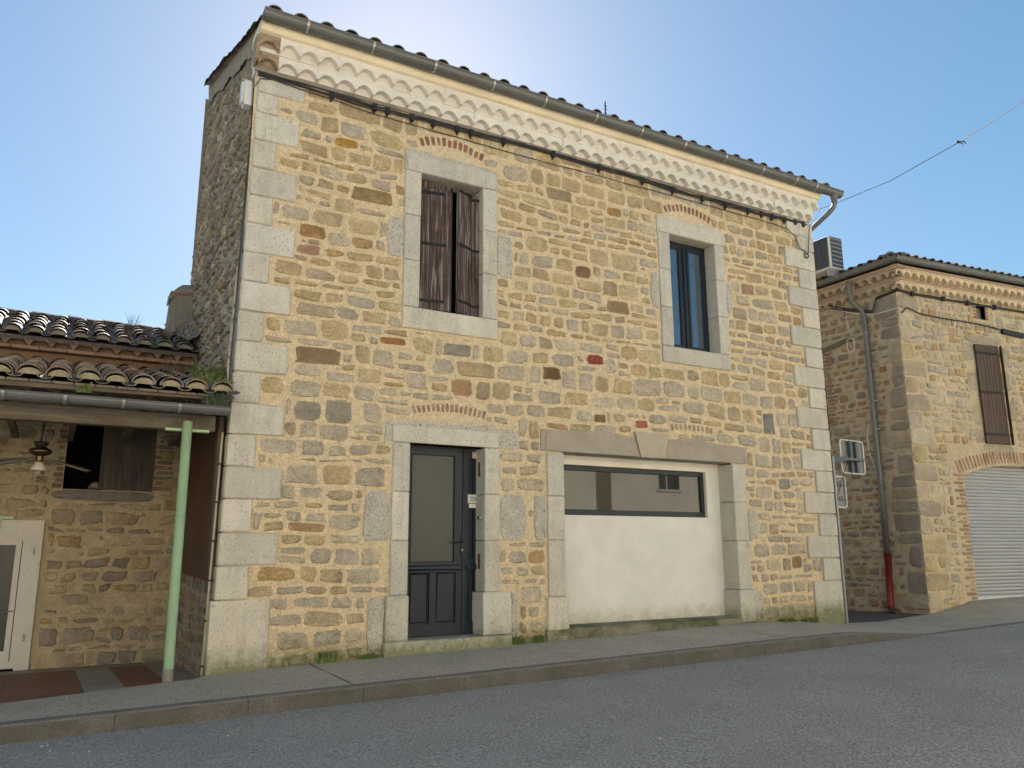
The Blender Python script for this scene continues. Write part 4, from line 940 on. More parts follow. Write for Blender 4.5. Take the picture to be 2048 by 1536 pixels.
# ceiling fan
FX, FY, FZ = -1.745, 1.0, 2.25
fan = thing('ceiling_fan', 'brass ceiling fan with a glass lamp shade hanging under the porch', 'ceiling fan', (FX, FY, FZ))
b = MB(); b.tube([(FX, FY, FZ+.36), (FX, FY, FZ+.07)], .009, 8); b.build('rod', m_iron, fan)
b = MB(); b.tube([(FX+.02, FY-.01, FZ+.38), (FX+.012, FY-.01, FZ+.25), (FX-.012, FY-.01, FZ+.1)], .004, 5); b.build('wire', m_cable, fan)
b = MB(); b.lathe([(0, .10), (.072, .10), (.066, .075), (.045, .045), (.04, .035), (0, .035)], (FX, FY, FZ), 20); b.build('canopy', m_iron, fan, smooth=True)
b = MB(); b.lathe([(.0, .045), (.055, .04), (.10, .02), (.112, -.003), (.10, -.025), (.06, -.045), (.035, -.055), (0, -.055)], (FX, FY, FZ), 28); b.build('motor', m_brass, fan, smooth=True)
b = MB(); b.lathe([(.034, -.055), (.036, -.10), (.03, -.12), (0, -.12)], (FX, FY, FZ), 16); b.build('lamp_holder', m_brass, fan, smooth=True)
b = MB(); b.lathe([(.032, -.115), (.05, -.14), (.07, -.18), (.078, -.205), (.074, -.205), (.06, -.17)], (FX, FY, FZ), 24); b.build('lamp_shade', m_frost, fan, smooth=True)
b = MB(); b.tube([(FX-.012, FY, FZ-.16), (FX-.012, FY, FZ-.235)], .006, 8); b.tube([(FX+.008, FY, FZ-.16), (FX+.008, FY, FZ-.235)], .006, 8); b.build('bulb', m_frost, fan)
for (dx) in (-.045, .04):
    b = MB(); b.tube([(FX+dx, FY-.03, FZ-.06), (FX+dx, FY-.03, FZ-.29)], .0015, 5); b.lathe([(0, .008), (.006, 0), (0, -.01)], (FX+dx, FY-.03, FZ-.295), 8); b.build('pull_chain', m_iron, fan)
def blade(ang, droop):
    b_ = MB(); c, s_ = math.cos(ang), math.sin(ang); vs = []
    prof = [(.06, .012), (.13, .016), (.16, .035), (.25, .055), (.40, .062), (.47, .05), (.50, .02)]
    for top in (0, .007):
        for (r, h) in prof:
            for sg in (-1, 1): vs.append((FX+c*r-s_*h*sg, FY+s_*r+c*h*sg, FZ-.06-droop*r+sg*h*.2+top))
    n = len(prof); fs = []
    for t in (0, 2*n): fs += [(t+2*i, t+2*i+1, t+2*i+3, t+2*i+2) for i in range(n-1)]
    fs += [(2*i, 2*i+2, 2*n+2*i+2, 2*n+2*i) for i in range(n-1)]+[(2*i+1, 2*i+3, 2*n+2*i+3, 2*n+2*i+1) for i in range(n-1)]+[(2*n-2, 2*n-1, 4*n-1, 4*n-2)]
    b_.add(vs, fs); b_.build('blade', m_blade, fan)
blade(math.radians(-14), .28); blade(math.radians(20), .26); blade(math.radians(198), .3); blade(math.radians(160), .12)
b = MB(); b.tube([(FX-.03, FY-.03, FZ-.065), (FX-.2, FY-.1, FZ-.12), (FX-.55, FY-.12, FZ-.2)], .004, 5); b.build('loose_wire', m_cable, fan)

# ================================================================= CORNER HOUSE (right)
C0 = np.array([12.183, .352, 0.]); DA = np.array([.994, -.109, 0.]); DA /= np.linalg.norm(DA); DB = np.array([-.019, 1., 0.]); DB /= np.linalg.norm(DB)
NA = np.array([DA[1], -DA[0], 0]); NB = np.array([-DB[1], DB[0], 0])
if NA[1] > 0: NA = -NA
if NB[0] > 0: NB = -NB
PA = lambda u, v, o: tuple(C0+DA*u+NA*o+np.array([0, 0, v]))
PS = lambda u, v, o: tuple(C0+DB*u+NB*o+np.array([0, 0, v]))
nb = thing('corner_house', 'beige rubble house with roller garage door and brown shutters across the alley', 'house', tuple(C0))
def pl_a(X, Y):
    d = ray(X, Y); t = ((C0-CAM)@NA)/(d@NA); p = CAM+d*t; return float((p-C0)@DA), float(p[2])
def pl_s(X, Y):
    d = ray(X, Y); t = ((C0-CAM)@NB)/(d@NB); p = CAM+d*t; return float((p-C0)@DB), float(p[2])
NH = 6.14
b = MB()
GA0, GA1, GAZ, GAT = 1.28, 4.2, .26, 2.6
sheet(b, PA, [0, 12], [-.3, NH+.4], [(GA0, GA1, -.3, 2.78), (2.02, 2.72, 3.2, 5.2), (2.22, 2.50, 5.76, 6.03)], (.58, .475, .30), .008, rg, .2)
def cola(x, z, r): return inset_col(r.choice([(.50, .41, .27), (.54, .45, .30), (.45, .37, .25), (.46, .33, .17), (.44, .39, .30), (.56, .48, .34)]), r, .1)
qo = [(0, (.35, .62)[i % 2], .1+i*.33, .1+(i+1)*.33) for i in range(18)]
ao = [(GA0-.35, GA1+.35, -.3, 3.15), (1.75, 2.95, 3.05, 5.4), (2.1, 2.62, 5.7, 6.1)]
rubble(b, PA, .0, 8, .0, NH-.02, qo+ao, rg, cola, .10, .19, .10, .34, .012, .02, fill=2500, rough=2., jit=.02, N=14)
for (p, q, r, s_) in [(x0, x1-.02, z0+.01, z1-.01) for (x0, x1, z0, z1) in qo]:
    stone(b, PA, [(p-.0, r), (q, r), (q+rg.uniform(-.06, .03), s_), (p-.0, s_)], inset_col(rg.choice([(.48, .40, .27), (.46, .36, .21), (.42, .35, .26), (.50, .42, .30)]), rg), rg, .02, .03, .8, 20)
# brick jamb and arch of the garage door
for k in range(34):
    z = .12+k*.073
    if z > 2.55: break
    w_ = (.14, .26)[k % 2]
    stone(b, PA, [(GA0-.02-w_, z), (GA0-.005, z), (GA0-.005, z+.055), (GA0-.02-w_, z+.055)], inset_col(rg.choice([(.37, .25, .17), (.41, .30, .20), (.34, .22, .15), (.45, .36, .25)]), rg), rg, .012, N=12)
na = 34; gc_ = (GA0+GA1)/2; hw_ = (GA1-GA0)/2
for k in range(na):
    t = (k+.5)/na; x = GA0-.12+(GA1-GA0+.24)*t; z = 2.58+.24*(1-(2*t-1)**2); a = -(2*t-1)*.42; q = []
    for (du, dv) in ((-.027, 0), (.027, 0), (.032, .26), (-.032, .26)): q.append((x+du*math.cos(a)-dv*math.sin(a), z+du*math.sin(a)+dv*math.cos(a)))
    stone(b, PA, q, inset_col(rg.choice([(.42, .27, .17), (.46, .32, .21), (.38, .23, .14)]), rg), rg, .014, N=12)
# mortar field filling the spandrel above the arch
n = 24; vs = []
for k in range(n+1):
    t = k/n; x = GA0+(GA1-GA0)*t; vs += [PA(x, 2.56+.23*(1-(2*t-1)**2), .004), PA(x, 2.9, .004)]
b.add(vs, [(2*i, 2*i+2, 2*i+3, 2*i+1) for i in range(n)], (.58, .475, .30))
# flat dressed stones round the shuttered window
for (x0, x1, z0, z1) in ((1.66, 2.0, 4.85, 5.22), (1.72, 2.0, 4.25, 4.62), (1.76, 2.0, 3.55, 3.95), (1.70, 2.0, 3.2, 3.5), (2.74, 3.05, 4.85, 5.22), (2.74, 2.98, 4.3, 4.7), (2.74, 3.05, 3.7, 4.1), (1.75, 2.9, 5.24, 5.42), (1.9, 2.85, 3.03, 3.18)):
    stone(b, PA, [(x0, z0), (x1, z0), (x1, z1), (x0, z1)], inset_col((.42, .36, .25), rg, .06), rg, .012, .02, .5, 16)
for k in range(15):
    x = 1.05+k*.135; stone(b, PA, [(x-.02, 5.50+.05*math.sin(k)), (x+.045, 5.50), (x+.06, 5.70), (x+.0, 5.70)], inset_col((.40, .33, .23), rg, .08), rg, .018, N=12)
for (x0, x1) in ((2.12, 2.22), (2.50, 2.58)):
    for k in range(4): stone(b, PA, [(x0, 5.76+k*.068), (x1, 5.76+k*.068), (x1, 5.815+k*.068), (x0, 5.815+k*.068)], inset_col((.33, .17, .11), rg), rg, .01, N=12)
m_nb = mat('neighbour_rubble', attr=True, rough=.95, var=.15, vscale=6, fine=.16, fscale=60, bump=.8, bscale=35, bdist=.025, bump2=(.6, 12, .05), stain=[(2, .58, .75, .35, (.25, .19, .12), V1)])
b.build('front_wall', m_nb, nb)
b = MB(); 
sheet(b, PS, [0, 9], [-.4, NH+.3], [], (.38, .325, .235), .008, rg, .2)  # side mortar, stones and quoins darker than the front: shade put into their colours
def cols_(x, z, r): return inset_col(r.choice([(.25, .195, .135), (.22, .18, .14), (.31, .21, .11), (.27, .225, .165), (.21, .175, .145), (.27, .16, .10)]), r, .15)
qs = []; z_ = .1
while z_ < 6.0: h_ = rg.uniform(.18, .46); qs.append((0, rg.uniform(.25, .62), z_, z_+h_)); z_ += h_+(rg.uniform(0, .12) if rg.random() < .4 else 0)
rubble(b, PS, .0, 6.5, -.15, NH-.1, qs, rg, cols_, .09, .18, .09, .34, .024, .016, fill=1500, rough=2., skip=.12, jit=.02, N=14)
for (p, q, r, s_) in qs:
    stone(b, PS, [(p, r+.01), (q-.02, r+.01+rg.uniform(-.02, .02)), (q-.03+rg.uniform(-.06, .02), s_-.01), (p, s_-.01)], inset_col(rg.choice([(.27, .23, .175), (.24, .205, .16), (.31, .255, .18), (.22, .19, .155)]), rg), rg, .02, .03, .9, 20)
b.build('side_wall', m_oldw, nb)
# back box so no light leaks
b = MB(); q = [PA(.1, -.3, -.35), PA(11.8, -.3, -.35), tuple(np.array(PA(11.8, -.3, 0))+DB*8), tuple(np.array(PA(.1, -.3, 0))+DB*8)]
b.hexa(q+[(x, y, NH+.2) for x, y, z in q]); b.build('light_block', m_blackv, nb)
# garage roller door
b = MB(); z = GAZ
while z < 2.86:
    n = 4
    for k in range(n):
        a0, a1 = k/n, (k+1)/n; o0_, o1_ = -.16+.012*math.sin(math.pi*a0), -.16+.012*math.sin(math.pi*a1)
        b.add([PA(GA0-.1, z+a0*.062, o0_), PA(GA1+.1, z+a0*.062, o0_), PA(GA1+.1, z+a1*.062, o1_), PA(GA0-.1, z+a1*.062, o1_)], [(0, 1, 2, 3)])
    z += .066
grd = b.build('garage_door', m_roller, nb)
b = MB(); q = [PA(GA0, .235, -.13), PA(GA1, .235, -.13), PA(GA1, .235, -.16), PA(GA0, .235, -.16)]; b.hexa(q+[(x, y, .30) for x, y, z in q]); b.build('bottom_rail', m_acw, grd)
b = MB()
for k in range(n := 24):   # arch soffit
    t0, t1 = k/24, (k+1)/24; f = lambda t: 2.58+.24*(1-(2*t-1)**2)
    b.add([PA(GA0+(GA1-GA0)*t0, f(t0), .0), PA(GA0+(GA1-GA0)*t1, f(t1), .0), PA(GA0+(GA1-GA0)*t1, f(t1), -.3), PA(GA0+(GA1-GA0)*t0, f(t0), -.3)], [(0, 1, 2, 3)], (.36, .24, .16))
b.add([PA(GA0, .0, 0), PA(GA0, 2.6, 0), PA(GA0, 2.6, -.3), PA(GA0, 0, -.3)], [(0, 1, 2, 3)], (.36, .22, .14)); b.build('arch_soffit', m_brick, nb)
b = MB(); b.add([PA(2.2, 5.74, -.12), PA(2.52, 5.74, -.12), PA(2.52, 6.05, -.12), PA(2.2, 6.05, -.12)], [(0, 1, 2, 3)]); b.build('vent_opening', m_conc, nb)
# shutters
b = MB(); b.add([PA(2.0, 3.2, -.08), PA(2.74, 3.2, -.08), PA(2.74, 5.22, -.08), PA(2.0, 5.22, -.08)], [(0, 1, 2, 3)]); nw = b.build('window', m_blackv, nb)
def leafP(mb_, u0, u1, o0_, o1_, z0, z1, n, mi=0):
    for k in range(n):
        a, c = k/n, (k+1)/n-.012; ua, uc = u0+(u1-u0)*a, u0+(u1-u0)*c; oa, oc = o0_+(o1_-o0_)*a, o0_+(o1_-o0_)*c
        q = [PA(ua, z0, oa+.03), PA(uc, z0, oc+.03), PA(uc, z0, oc), PA(ua, z0, oa)]; mb_.hexa(q+[(x, y, z1) for x, y, _ in q], mi=mi)
b = MB(); leafP(b, 1.99, 2.62, .03, .06, 3.20, 5.20, 7)
for z in (3.36, 4.2, 5.0):
    q = [PA(2.0, z, .075), PA(2.54, z, .102), PA(2.54, z, .09), PA(2.0, z, .06)]; b.hexa(q+[(x, y, z+.045) for x, y, _ in q], mi=1)
b.build('shutter', [m_woodb, m_iron], nw)
b = MB(); leafP(b, 2.63, 2.73, .13, .03, 3.19, 5.20, 2)
for z in (3.36, 4.2, 5.0): q = [PA(2.72, z, .09), PA(2.80, z, .05), PA(2.80, z, .02), PA(2.72, z, .05)]; b.hexa(q+[(x, y, z+.06) for x, y, _ in q], mi=1)
b.build('shutter', [m_woodb, m_iron], nw)
b = MB(); b.tube([PA(.25, 5.14, .0), PA(.27, 5.15, .1), PA(.95, 5.22, .35)], .014, 6); b.build('metal_rod', m_zincl, nb)
# genoise
def scallP(P, u0, u1, sp_, o_f, o_b, z0, h, zt, mbx, colx):
    n = int(round((u1-u0)/sp_)); s2 = (u1-u0)/n
    for i in range(n):
        c = u0+(i+.5)*s2; pts = []; K = 8
        for k in range(K+1): t = -1+2*k/K; pts.append((c+t*(s2/2-.008), z0+h*(1-t*t)**.8))
        pts = [(c-s2/2, z0)]+pts+[(c+s2/2, z0)]; vs = []; cc = inset_col(colx, rg, .12)
        for (x, z) in pts: vs += [P(x, z, o_f), P(x, zt, o_f), P(x, z, o_b)]
        fs = []
        for k in range(len(pts)-1): a = 3*k; fs += [(a, a+3, a+4, a+1), (a, a+2, a+5, a+3)]
        mbx.add(vs, fs, cc)
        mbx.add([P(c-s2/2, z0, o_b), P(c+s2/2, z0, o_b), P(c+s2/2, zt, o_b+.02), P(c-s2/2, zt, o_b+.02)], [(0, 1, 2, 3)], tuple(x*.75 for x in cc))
b = MB(); GC = (.60, .49, .33); GC_SHADE = (.37, .30, .215)  # side run of the cornice gets a darker copy, its shade in the colour
for (P, c_) in ((PA, GC), (PS, GC_SHADE)):
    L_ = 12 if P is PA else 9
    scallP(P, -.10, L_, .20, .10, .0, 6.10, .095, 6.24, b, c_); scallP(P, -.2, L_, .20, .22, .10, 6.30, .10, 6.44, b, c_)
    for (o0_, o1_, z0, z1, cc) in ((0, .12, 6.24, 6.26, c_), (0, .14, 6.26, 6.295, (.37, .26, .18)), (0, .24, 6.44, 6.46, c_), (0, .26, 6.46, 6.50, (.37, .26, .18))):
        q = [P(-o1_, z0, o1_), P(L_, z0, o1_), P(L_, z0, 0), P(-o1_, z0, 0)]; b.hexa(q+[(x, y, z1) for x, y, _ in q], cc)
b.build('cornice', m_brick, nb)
# gutters
def gutP(P, u0, u1, o_, z, r, clips):
    b_ = MB(); n = 10; vs = []
    for u in (u0, u1):
        for k in range(n+1): t = math.pi*k/n; vs.append(P(u, z-r*math.sin(t), o_+r*math.cos(t)))
    b_.add(vs, [(k, k+1, n+1+k+1, n+1+k) for k in range(n)]); b_.tube([P(u0, z, o_+r), P(u1, z, o_+r)], .011, 6)
    g = b_.build('gutter', m_zinc, nb)
    u = u0+.3
    while u < u1 and clips:
        c_ = MB(); vs = []
        for k in range(n+1): t = math.pi*k/n; vs += [P(u, z-(r+.004)*math.sin(t), o_+(r+.004)*math.cos(t)), P(u+.022, z-(r+.004)*math.sin(t), o_+(r+.004)*math.cos(t))]
        c_.add(vs, [(2*k, 2*k+1, 2*k+3, 2*k+2) for k in range(n)]); c_.build('gutter_clip', m_galv, g); u += .55
gutP(PA, -.32, 12, .30, 6.62, .085, True); gutP(PS, -.32, 9, .30, 6.62, .085, True)
# roof (hip) with tiles
b = MB(); sA = math.radians(17)
S3 = -NA*math.cos(sA)+np.array([0, 0, math.sin(sA)]); N3 = NA*math.sin(sA)+np.array([0, 0, math.cos(sA)])
q0 = np.array(PA(-.3, 6.60, .32))
canal(b, tuple(q0), DA, S3, N3, 44, .22, lambda u: min(1.5, u*.9), .35, .08, rg, n=6, cols=[(.16, .12, .09), (.2, .15, .11), (.12, .1, .085)])
S4 = -NB*math.cos(sA)+np.array([0, 0, math.sin(sA)]); N4 = NB*math.sin(sA)+np.array([0, 0, math.cos(sA)])
canal(b, PS(-.3, 6.60, .32), DB, S4, N4, 40, .22, lambda u: min(1.5, u*.9), .35, .08, rg, n=6, cols=[(.16, .12, .09), (.2, .15, .11), (.12, .1, .085)])
c1, c2, c3, c4 = PA(-.32, 6.58, .3), PA(12, 6.58, .3), tuple(np.array(PA(12, 6.58, 0))+DB*9), PS(9, 6.58, .3)
ap = (C0+DA*5+DB*4.5+np.array([0, 0, 7.9])); 
b.add([c1, c2, c3, c4, tuple(ap)], [(0, 1, 4), (1, 2, 4), (2, 3, 4), (3, 0, 4)], (.12, .09, .07))
b.build('roof', [m_tile, m_conc], nb)
b = MB(); p = np.array(PA(-.18, 6.66, .12)); vs = []
for j, (s_, rr) in enumerate(((0, .13), (.5, .11))):
    for k in range(9): t = math.pi*k/8; dd = (DA+DB)/1.414; sd_ = np.array([dd[1], -dd[0], 0]); vs.append(tuple(p+dd*s_+sd_*rr*math.cos(t)+np.array([0, 0, .02+s_*.2+rr*math.sin(t)])))
b.add(vs, [(k, k+1, 9+k+1, 9+k) for k in range(8)]+[tuple(range(9))], (.16, .13, .1)); b.build('hip_tile', m_tile, nb)
# downpipe with red foot
b = MB()
dp = []
def ps_at(X, Y, o): 
    d = ray(X, Y); Cc = C0+NB*o; t = ((Cc-CAM)@NB)/(d@NB); return tuple(CAM+d*t)
top = ps_at(1697, 570, .30); 
pts = [ps_at(1697, 563, .30), ps_at(1697, 585, .30), ps_at(1704, 604, .24), ps_at(1724, 620, .08), ps_at(1729, 640, .06), ps_at(1745, 800, .06), ps_at(1760, 950, .06), ps_at(1775, 1110, .06)]
b.tube(pts, .052, 12); dpp = b.build('downpipe', m_zinc, nb, smooth=True)
b = MB(); b.tube([ps_at(1775, 1106, .06), ps_at(1776, 1116, .06)], .072, 12); b.tube([ps_at(1776, 1116, .06), ps_at(1781, 1208, .06), ps_at(1783, 1222, .08)], .06, 12)
b.build('red_pipe_foot', m_red, dpp, smooth=True)
b = MB(); e = np.array(ps_at(1782, 1221, .09)); b.tube([tuple(e), tuple(e+np.array([-.1, -.22, -.01]))], .055, 12); b.build('pipe_outlet', m_woodr, dpp)
for (X, Y) in ((1733, 668), (1752, 804), (1757, 860)):
    b = MB(); p = np.array(ps_at(X, Y, .06)); b.tube([tuple(p), tuple(p+np.array([0, 0, .025]))], .058, 12); b.build('pipe_clip', m_galv, dpp)
# timber lintel and brown door edge on the side wall
b = MB(); q = [PS(1.0, 5.32, .03), PS(2.6, 5.08, .03), PS(2.6, 5.08, -.02), PS(1.0, 5.32, -.02)]; b.hexa(q+[(x, y, z+.09) for x, y, z in q]); b.build('timber_lintel', m_woodg, nb)
b = MB()
for k in range(20):
    z = 3.7+k*.075; stone(b, PS, [(1.55+.04*(k % 2), z), (1.74, z), (1.74, z+.058), (1.55+.04*(k % 2), z+.058)], inset_col((.24, .14, .095), rg), rg, .008, N=12)
b.build('brick_jamb', m_brick, nb)
b = MB(); b.add([PS(1.75, 3.3, .004), PS(2.5, 3.3, .004), PS(2.5, 5.15, .004), PS(1.75, 5.15, .004)], [(0, 1, 2, 3)]); b.build('door_recess', m_woodr, nb)
# cables of the corner house
kc = thing('corner_house_cable', 'black cables looping round the corner of the beige house under its cornice', 'cable', tuple(C0+np.array([0, 0, 6])))
for k in range(2):
    b = MB(); pts = [ps_at(1640, 607+5*k, .05), ps_at(1680, 616+4*k, .08), ps_at(1745, 622+3*k, .07), ps_at(1752, 595+3*k, .05), PA(.0, 6.09-.03*k, .06)]+[PA(u, 6.06-.03*k+rnd.uniform(-.01, .01)-.00*u, .05) for u in ls(.4, 8, .5)]
    b.tube(pts, .014, 6); b.build('cable', m_cable, kc)
b = MB(); pts = [PA(0.05, 5.62, .05), PA(.2, 5.75, .05)]+[PA(u, 5.72-.055*u-.03*math.sin(u*2), .05) for u in ls(.5, 3.2, .3)]+[PA(5, 5.65, .05), PA(8, 5.75, .05)]
b.tube(pts, .012, 6); b.build('cable', m_cable, kc)
for u in (.35, 1.2, 1.9, 2.7):
    b = MB(); q = [PA(u, 6.0, .08), PA(u+.07, 6.0, .08), PA(u+.07, 6.0, .02), PA(u, 6.0, .02)]; b.hexa(q+[(x, y, z+.09) for x, y, z in q]); b.build('cable_clamp', m_cable, kc)
b = MB(); q = [PA(2.85, 5.50, .09), PA(3.5, 5.46, .09), PA(3.5, 5.46, .03), PA(2.85, 5.50, .03)]; b.hexa(q+[(x, y, z+.1) for x, y, z in q]); b.build('cable_splice', m_cable, kc)
wc = thing('white_cable', 'thin white cable with a coiled loop hanging beside the grey downpipe', 'cable', ps_at(1700, 680, .05))
b = MB(); b.tube([ps_at(x, y, .07) for x, y in ((1628, 598), (1655, 614), (1700, 626), (1745, 630), (1798, 615))], .009, 5)
b.tube([ps_at(x, y, .05) for x, y in ((1693, 600), (1693, 640), (1700, 665), (1706, 680))]+[ps_at(1701+8*math.cos(t)+1.5*math.sin(t*2.3), 690+15*math.sin(t)+2*math.cos(t*1.7), .05) for t in [k*.5 for k in range(26)]], .0045, 5)
b.build('wire', m_pvc, wc)
b = MB(); b.tube([ps_at(x, y, .05) for x, y in ((1740, 830), (1735, 870), (1737, 900), (1748, 930), (1752, 950))], .006, 5); b.build('wire', m_pvc, wc)
# air conditioner on the roof of the corner house
AX, AY, AZ = 11.55, 1.15, 6.82
ac = thing('air_conditioner', 'white air conditioner unit with dark grilles standing on the neighbouring roof edge', 'air conditioner', (AX, AY, AZ))
def acp(X, Y, x): d = ray(X, Y); t = (x-CAM[0])/d[0]; return CAM+d*t
b = MB(); b.cbox((AX+.0, 1.26, AZ-.1), (AX+.40, 2.25, AZ+.60), .012); b.build('casing', m_acw, ac)
b = MB(); b.box((AX-.012, 1.30, AZ-.06), (AX-.001, 2.24, AZ+.57)); b.build('grille_panel', m_acg, ac)
b = MB()
for k in range(7): z = AZ-.04+k*.1; b.box((AX-.022, 1.30, z), (AX-.012, 2.24, z+.008))
for k in range(8): y = 1.33+k*.125; b.box((AX-.024, y, AZ-.06), (AX-.0125, y+.008, AZ+.57))
b.build('grille_bars', m_steel, ac)
b = MB(); b.box((AX+.04, 1.248, AZ-.06), (AX+.37, 1.259, AZ+.57), mi=0)
for k in range(7): z = AZ-.01+k*.09; b.box((AX+.04, 1.238, z), (AX+.37, 1.247, z+.007), mi=1)
b.build('side_grille', [m_acg, m_acw], ac)
for y in (1.3, 2.1): b = MB(); b.box((AX-.02, y, AZ-.25), (AX+.5, y+.05, AZ-.101)); b.build('foot', m_zincl, ac)

# ================================================================= SIGN POST at the right corner
sg = thing('sign_post', 'grey steel post at the house corner carrying two road signs seen from behind', 'sign post', (9.45, -.05, 0))
b = MB(); b.box((9.432, -.06, .0), (9.475, .0, 2.68)); b.build('post', m_galv, sg)
b = MB(); b.hexa([(9.445, -.04, 2.58), (10.02, .10, 2.645), (10.02, .14, 2.645), (9.445, .0, 2.58), (9.445, -.04, 2.66), (10.02, .10, 2.735), (10.02, .14, 2.735), (9.445, .0, 2.66)]); b.build('arm', m_steel, sg)
b = MB(); b.tube([(10.0, .1, 2.64), (9.50, -.0, 1.95)], .006, 6); b.build('brace', m_iron, sg)
def sign_panel(x0, x1, z0, z1, y, tilt, ribs):
    pn = MB(); r = .06; pts = []
    for (cx_, cz_, a0) in ((x1-r, z0+r, -90), (x1-r, z1-r, 0), (x0+r, z1-r, 90), (x0+r, z0+r, 180)):
        for k in range(5): t = math.radians(a0+22.5*k); pts.append((cx_+r*math.cos(t), cz_+r*math.sin(t)))
    T = lambda x, yy, z: (x, yy+(x-x0)*tilt, z)
    n = len(pts); pn.add([T(x, y, z) for x, z in pts]+[T(x, y+.006, z) for x, z in pts], [tuple(range(n)), tuple(range(2*n-1, n-1, -1))]+[(i, (i+1) % n, n+(i+1) % n, n+i) for i in range(n)])
    o = pn.build('sign_panel', m_sign, sg)
    rm = MB(); rm.tube([T(x, y-.012, z) for x, z in pts]+[T(pts[0][0], y-.012, pts[0][1])], .014, 6, cap=False); rm.build('rim', m_acw, o)
    rb = MB()
    for (a, c, d, e) in ribs:
        q = [T(a, y-.05, d), T(c, y-.05, d), T(c, y-.001, d), T(a, y-.001, d)]; rb.hexa(q+[(xx, yy, e) for xx, yy, _ in q])
    rb.build('rail', m_steel, o)
sign_panel(10.09, 10.78, 2.47, 3.04, .3, .10, [(10.33, 10.40, 2.48, 3.03), (10.50, 10.57, 2.48, 3.03)])
sign_panel(9.50, 10.17, 1.88, 2.40, .26, .1, [(9.52, 10.12, 2.24, 2.27), (9.52, 10.12, 2.0, 2.03)])
for a_, c_ in (((9.45, -.02, 2.25), (9.66, .3, 2.275)), ((9.45, -.02, 2.01), (9.66, .3, 2.035)), ((10.0, .1, 2.66), (10.45, .31, 2.70))): b = MB(); b.box(a_, c_); b.build('bracket', m_steel, sg)

# ================================================================= ANTENNA, OVERHEAD WIRE, BIRD-LIKE SPACER
an = thing('tv_antenna', 'small television antenna standing behind the main roof', 'antenna', (9.64, 6, 11))
b = MB(); b.tube([(9.64, 6, 6.0), (9.62, 6, 12.33)], .016, 6); b.build('mast', m_iron, an)
b = MB(); b.tube([(9.45, 6, 11.86), (9.95, 6.0, 12.06)], .013, 5)
for k in range(5): x = 9.48+k*.1; z = 11.87+k*.04; b.tube([(x-.02, 6-.12, z-.05), (x+.02, 6.12, z+.08)], .011, 4)
for z in (12.0, 12.12, 12.2): b.tube([(9.58, 6, z), (9.67, 6, z+.01)], .011, 4)
b.build('aerial_rods', m_iron, an)
ow = thing('overhead_wire', 'thin overhead wire with a clamp rising across the sky to the right', 'wire', (9.4, -.1, 6.7))
A_ = ony(1640, 418, -.12); Bp = ony(1919, 284, -3.0); Cp = ony(2048, 203, -4.2); Dp = Bp+(Cp-Bp)*3.2; Dp[2] += .35
b = MB(); P0 = ony(1668, 408, -.35); P1 = ony(1780, 362, -1.55)
b.tube([tuple(p) for p in (np.array([9.38, -.08, 6.70]), A_, P0, P1, Bp, Cp, Dp)], .0055, 5); b.build('wire', m_cableg, ow)
b = MB(); 
def dev(dx, dz): return tuple(Bp+R_*dx+U_*dz)
b.tube([dev(-.05, .01), dev(-.015, 0), dev(.02, -.005)], [.007, .018, .012], 6); b.tube([dev(0, 0), dev(.05, -.03), dev(.035, -.06)], .007, 5); b.tube([dev(.01, .01), dev(.07, .005), dev(.09, -.02)], .008, 5)
b.build('wire_clamp', m_iron, ow)

# ================================================================= WEEDS
def weed(name, label, cat, c, n, h, spread, cols, group=None, leafy=False, droop=.5, wid=.006):
    b_ = MB(); r = random.Random(hash(c) & 0xffff if False else int(abs(c[0]*1000)+abs(c[2]*77)))
    for _ in range(n):
        a = r.uniform(0, 6.28); rr = spread*math.sqrt(r.random()); x, y = c[0]+rr*math.cos(a)*1.3, c[1]+rr*math.sin(a)*.5; z = c[2]
        l = h*r.uniform(.4, 1.1); dx, dy = r.uniform(-1, 1)*l*droop, r.uniform(-1, .4)*l*droop; w_ = wid*r.uniform(.6, 1.4)
        cc = inset_col(r.choice(cols), r, .2)
        if leafy:
            for q in range(6):
                t = r.random(); px_, py_, pz_ = x+dx*t, y+dy*t, z+l*t; s_ = wid*2*r.uniform(.6, 1.4); v1 = Vector((r.uniform(-1, 1), r.uniform(-1, 1), r.uniform(-1, 1))).normalized()*s_; v2 = Vector((r.uniform(-1, 1), r.uniform(-1, 1), r.uniform(-1, 1))).normalized()*s_
                b_.add([(px_, py_, pz_), (px_+v1.x, py_+v1.y, pz_+v1.z), (px_+v1.x+v2.x, py_+v1.y+v2.y, pz_+v1.z+v2.z), (px_+v2.x, py_+v2.y, pz_+v2.z)], [(0, 1, 2, 3)], cc)
        b_.add([(x-w_, y, z), (x+w_, y, z), (x+dx*.4+w_*.7, y+dy*.4, z+l*.6), (x+dx*.4-w_*.7, y+dy*.4, z+l*.6), (x+dx, y+dy, z+l)], [(0, 1, 2, 3), (3, 2, 4)], cc)
    return tag(b_.build(name, m_leaf), label, cat, group)
GRN = [(.10, .16, .035), (.13, .19, .05), (.07, .115, .025), (.17, .19, .06)]; DRY = [(.16, .13, .07), (.12, .10, .06), (.08, .085, .045)]
def Zp(x): return zb(x)
weed('grass_tuft', 'green grass tuft at the wall foot between the corner stone and the doorstep', 'weed', (1.13, -.05, Zp(1.13)-.005), 110, .14, .09, GRN, 'weeds along the wall foot')
weed('grass_tuft', 'low dark weed patch touching the left end of the doorstep', 'weed', (1.6, -.04, Zp(1.6)-.005), 80, .05, .09, GRN, 'weeds along the wall foot', True)
weed('grass_tuft', 'green weeds just right of the doorstep', 'weed', (3.48, -.05, Zp(3.48)-.005), 90, .10, .07, GRN, 'weeds along the wall foot', True)
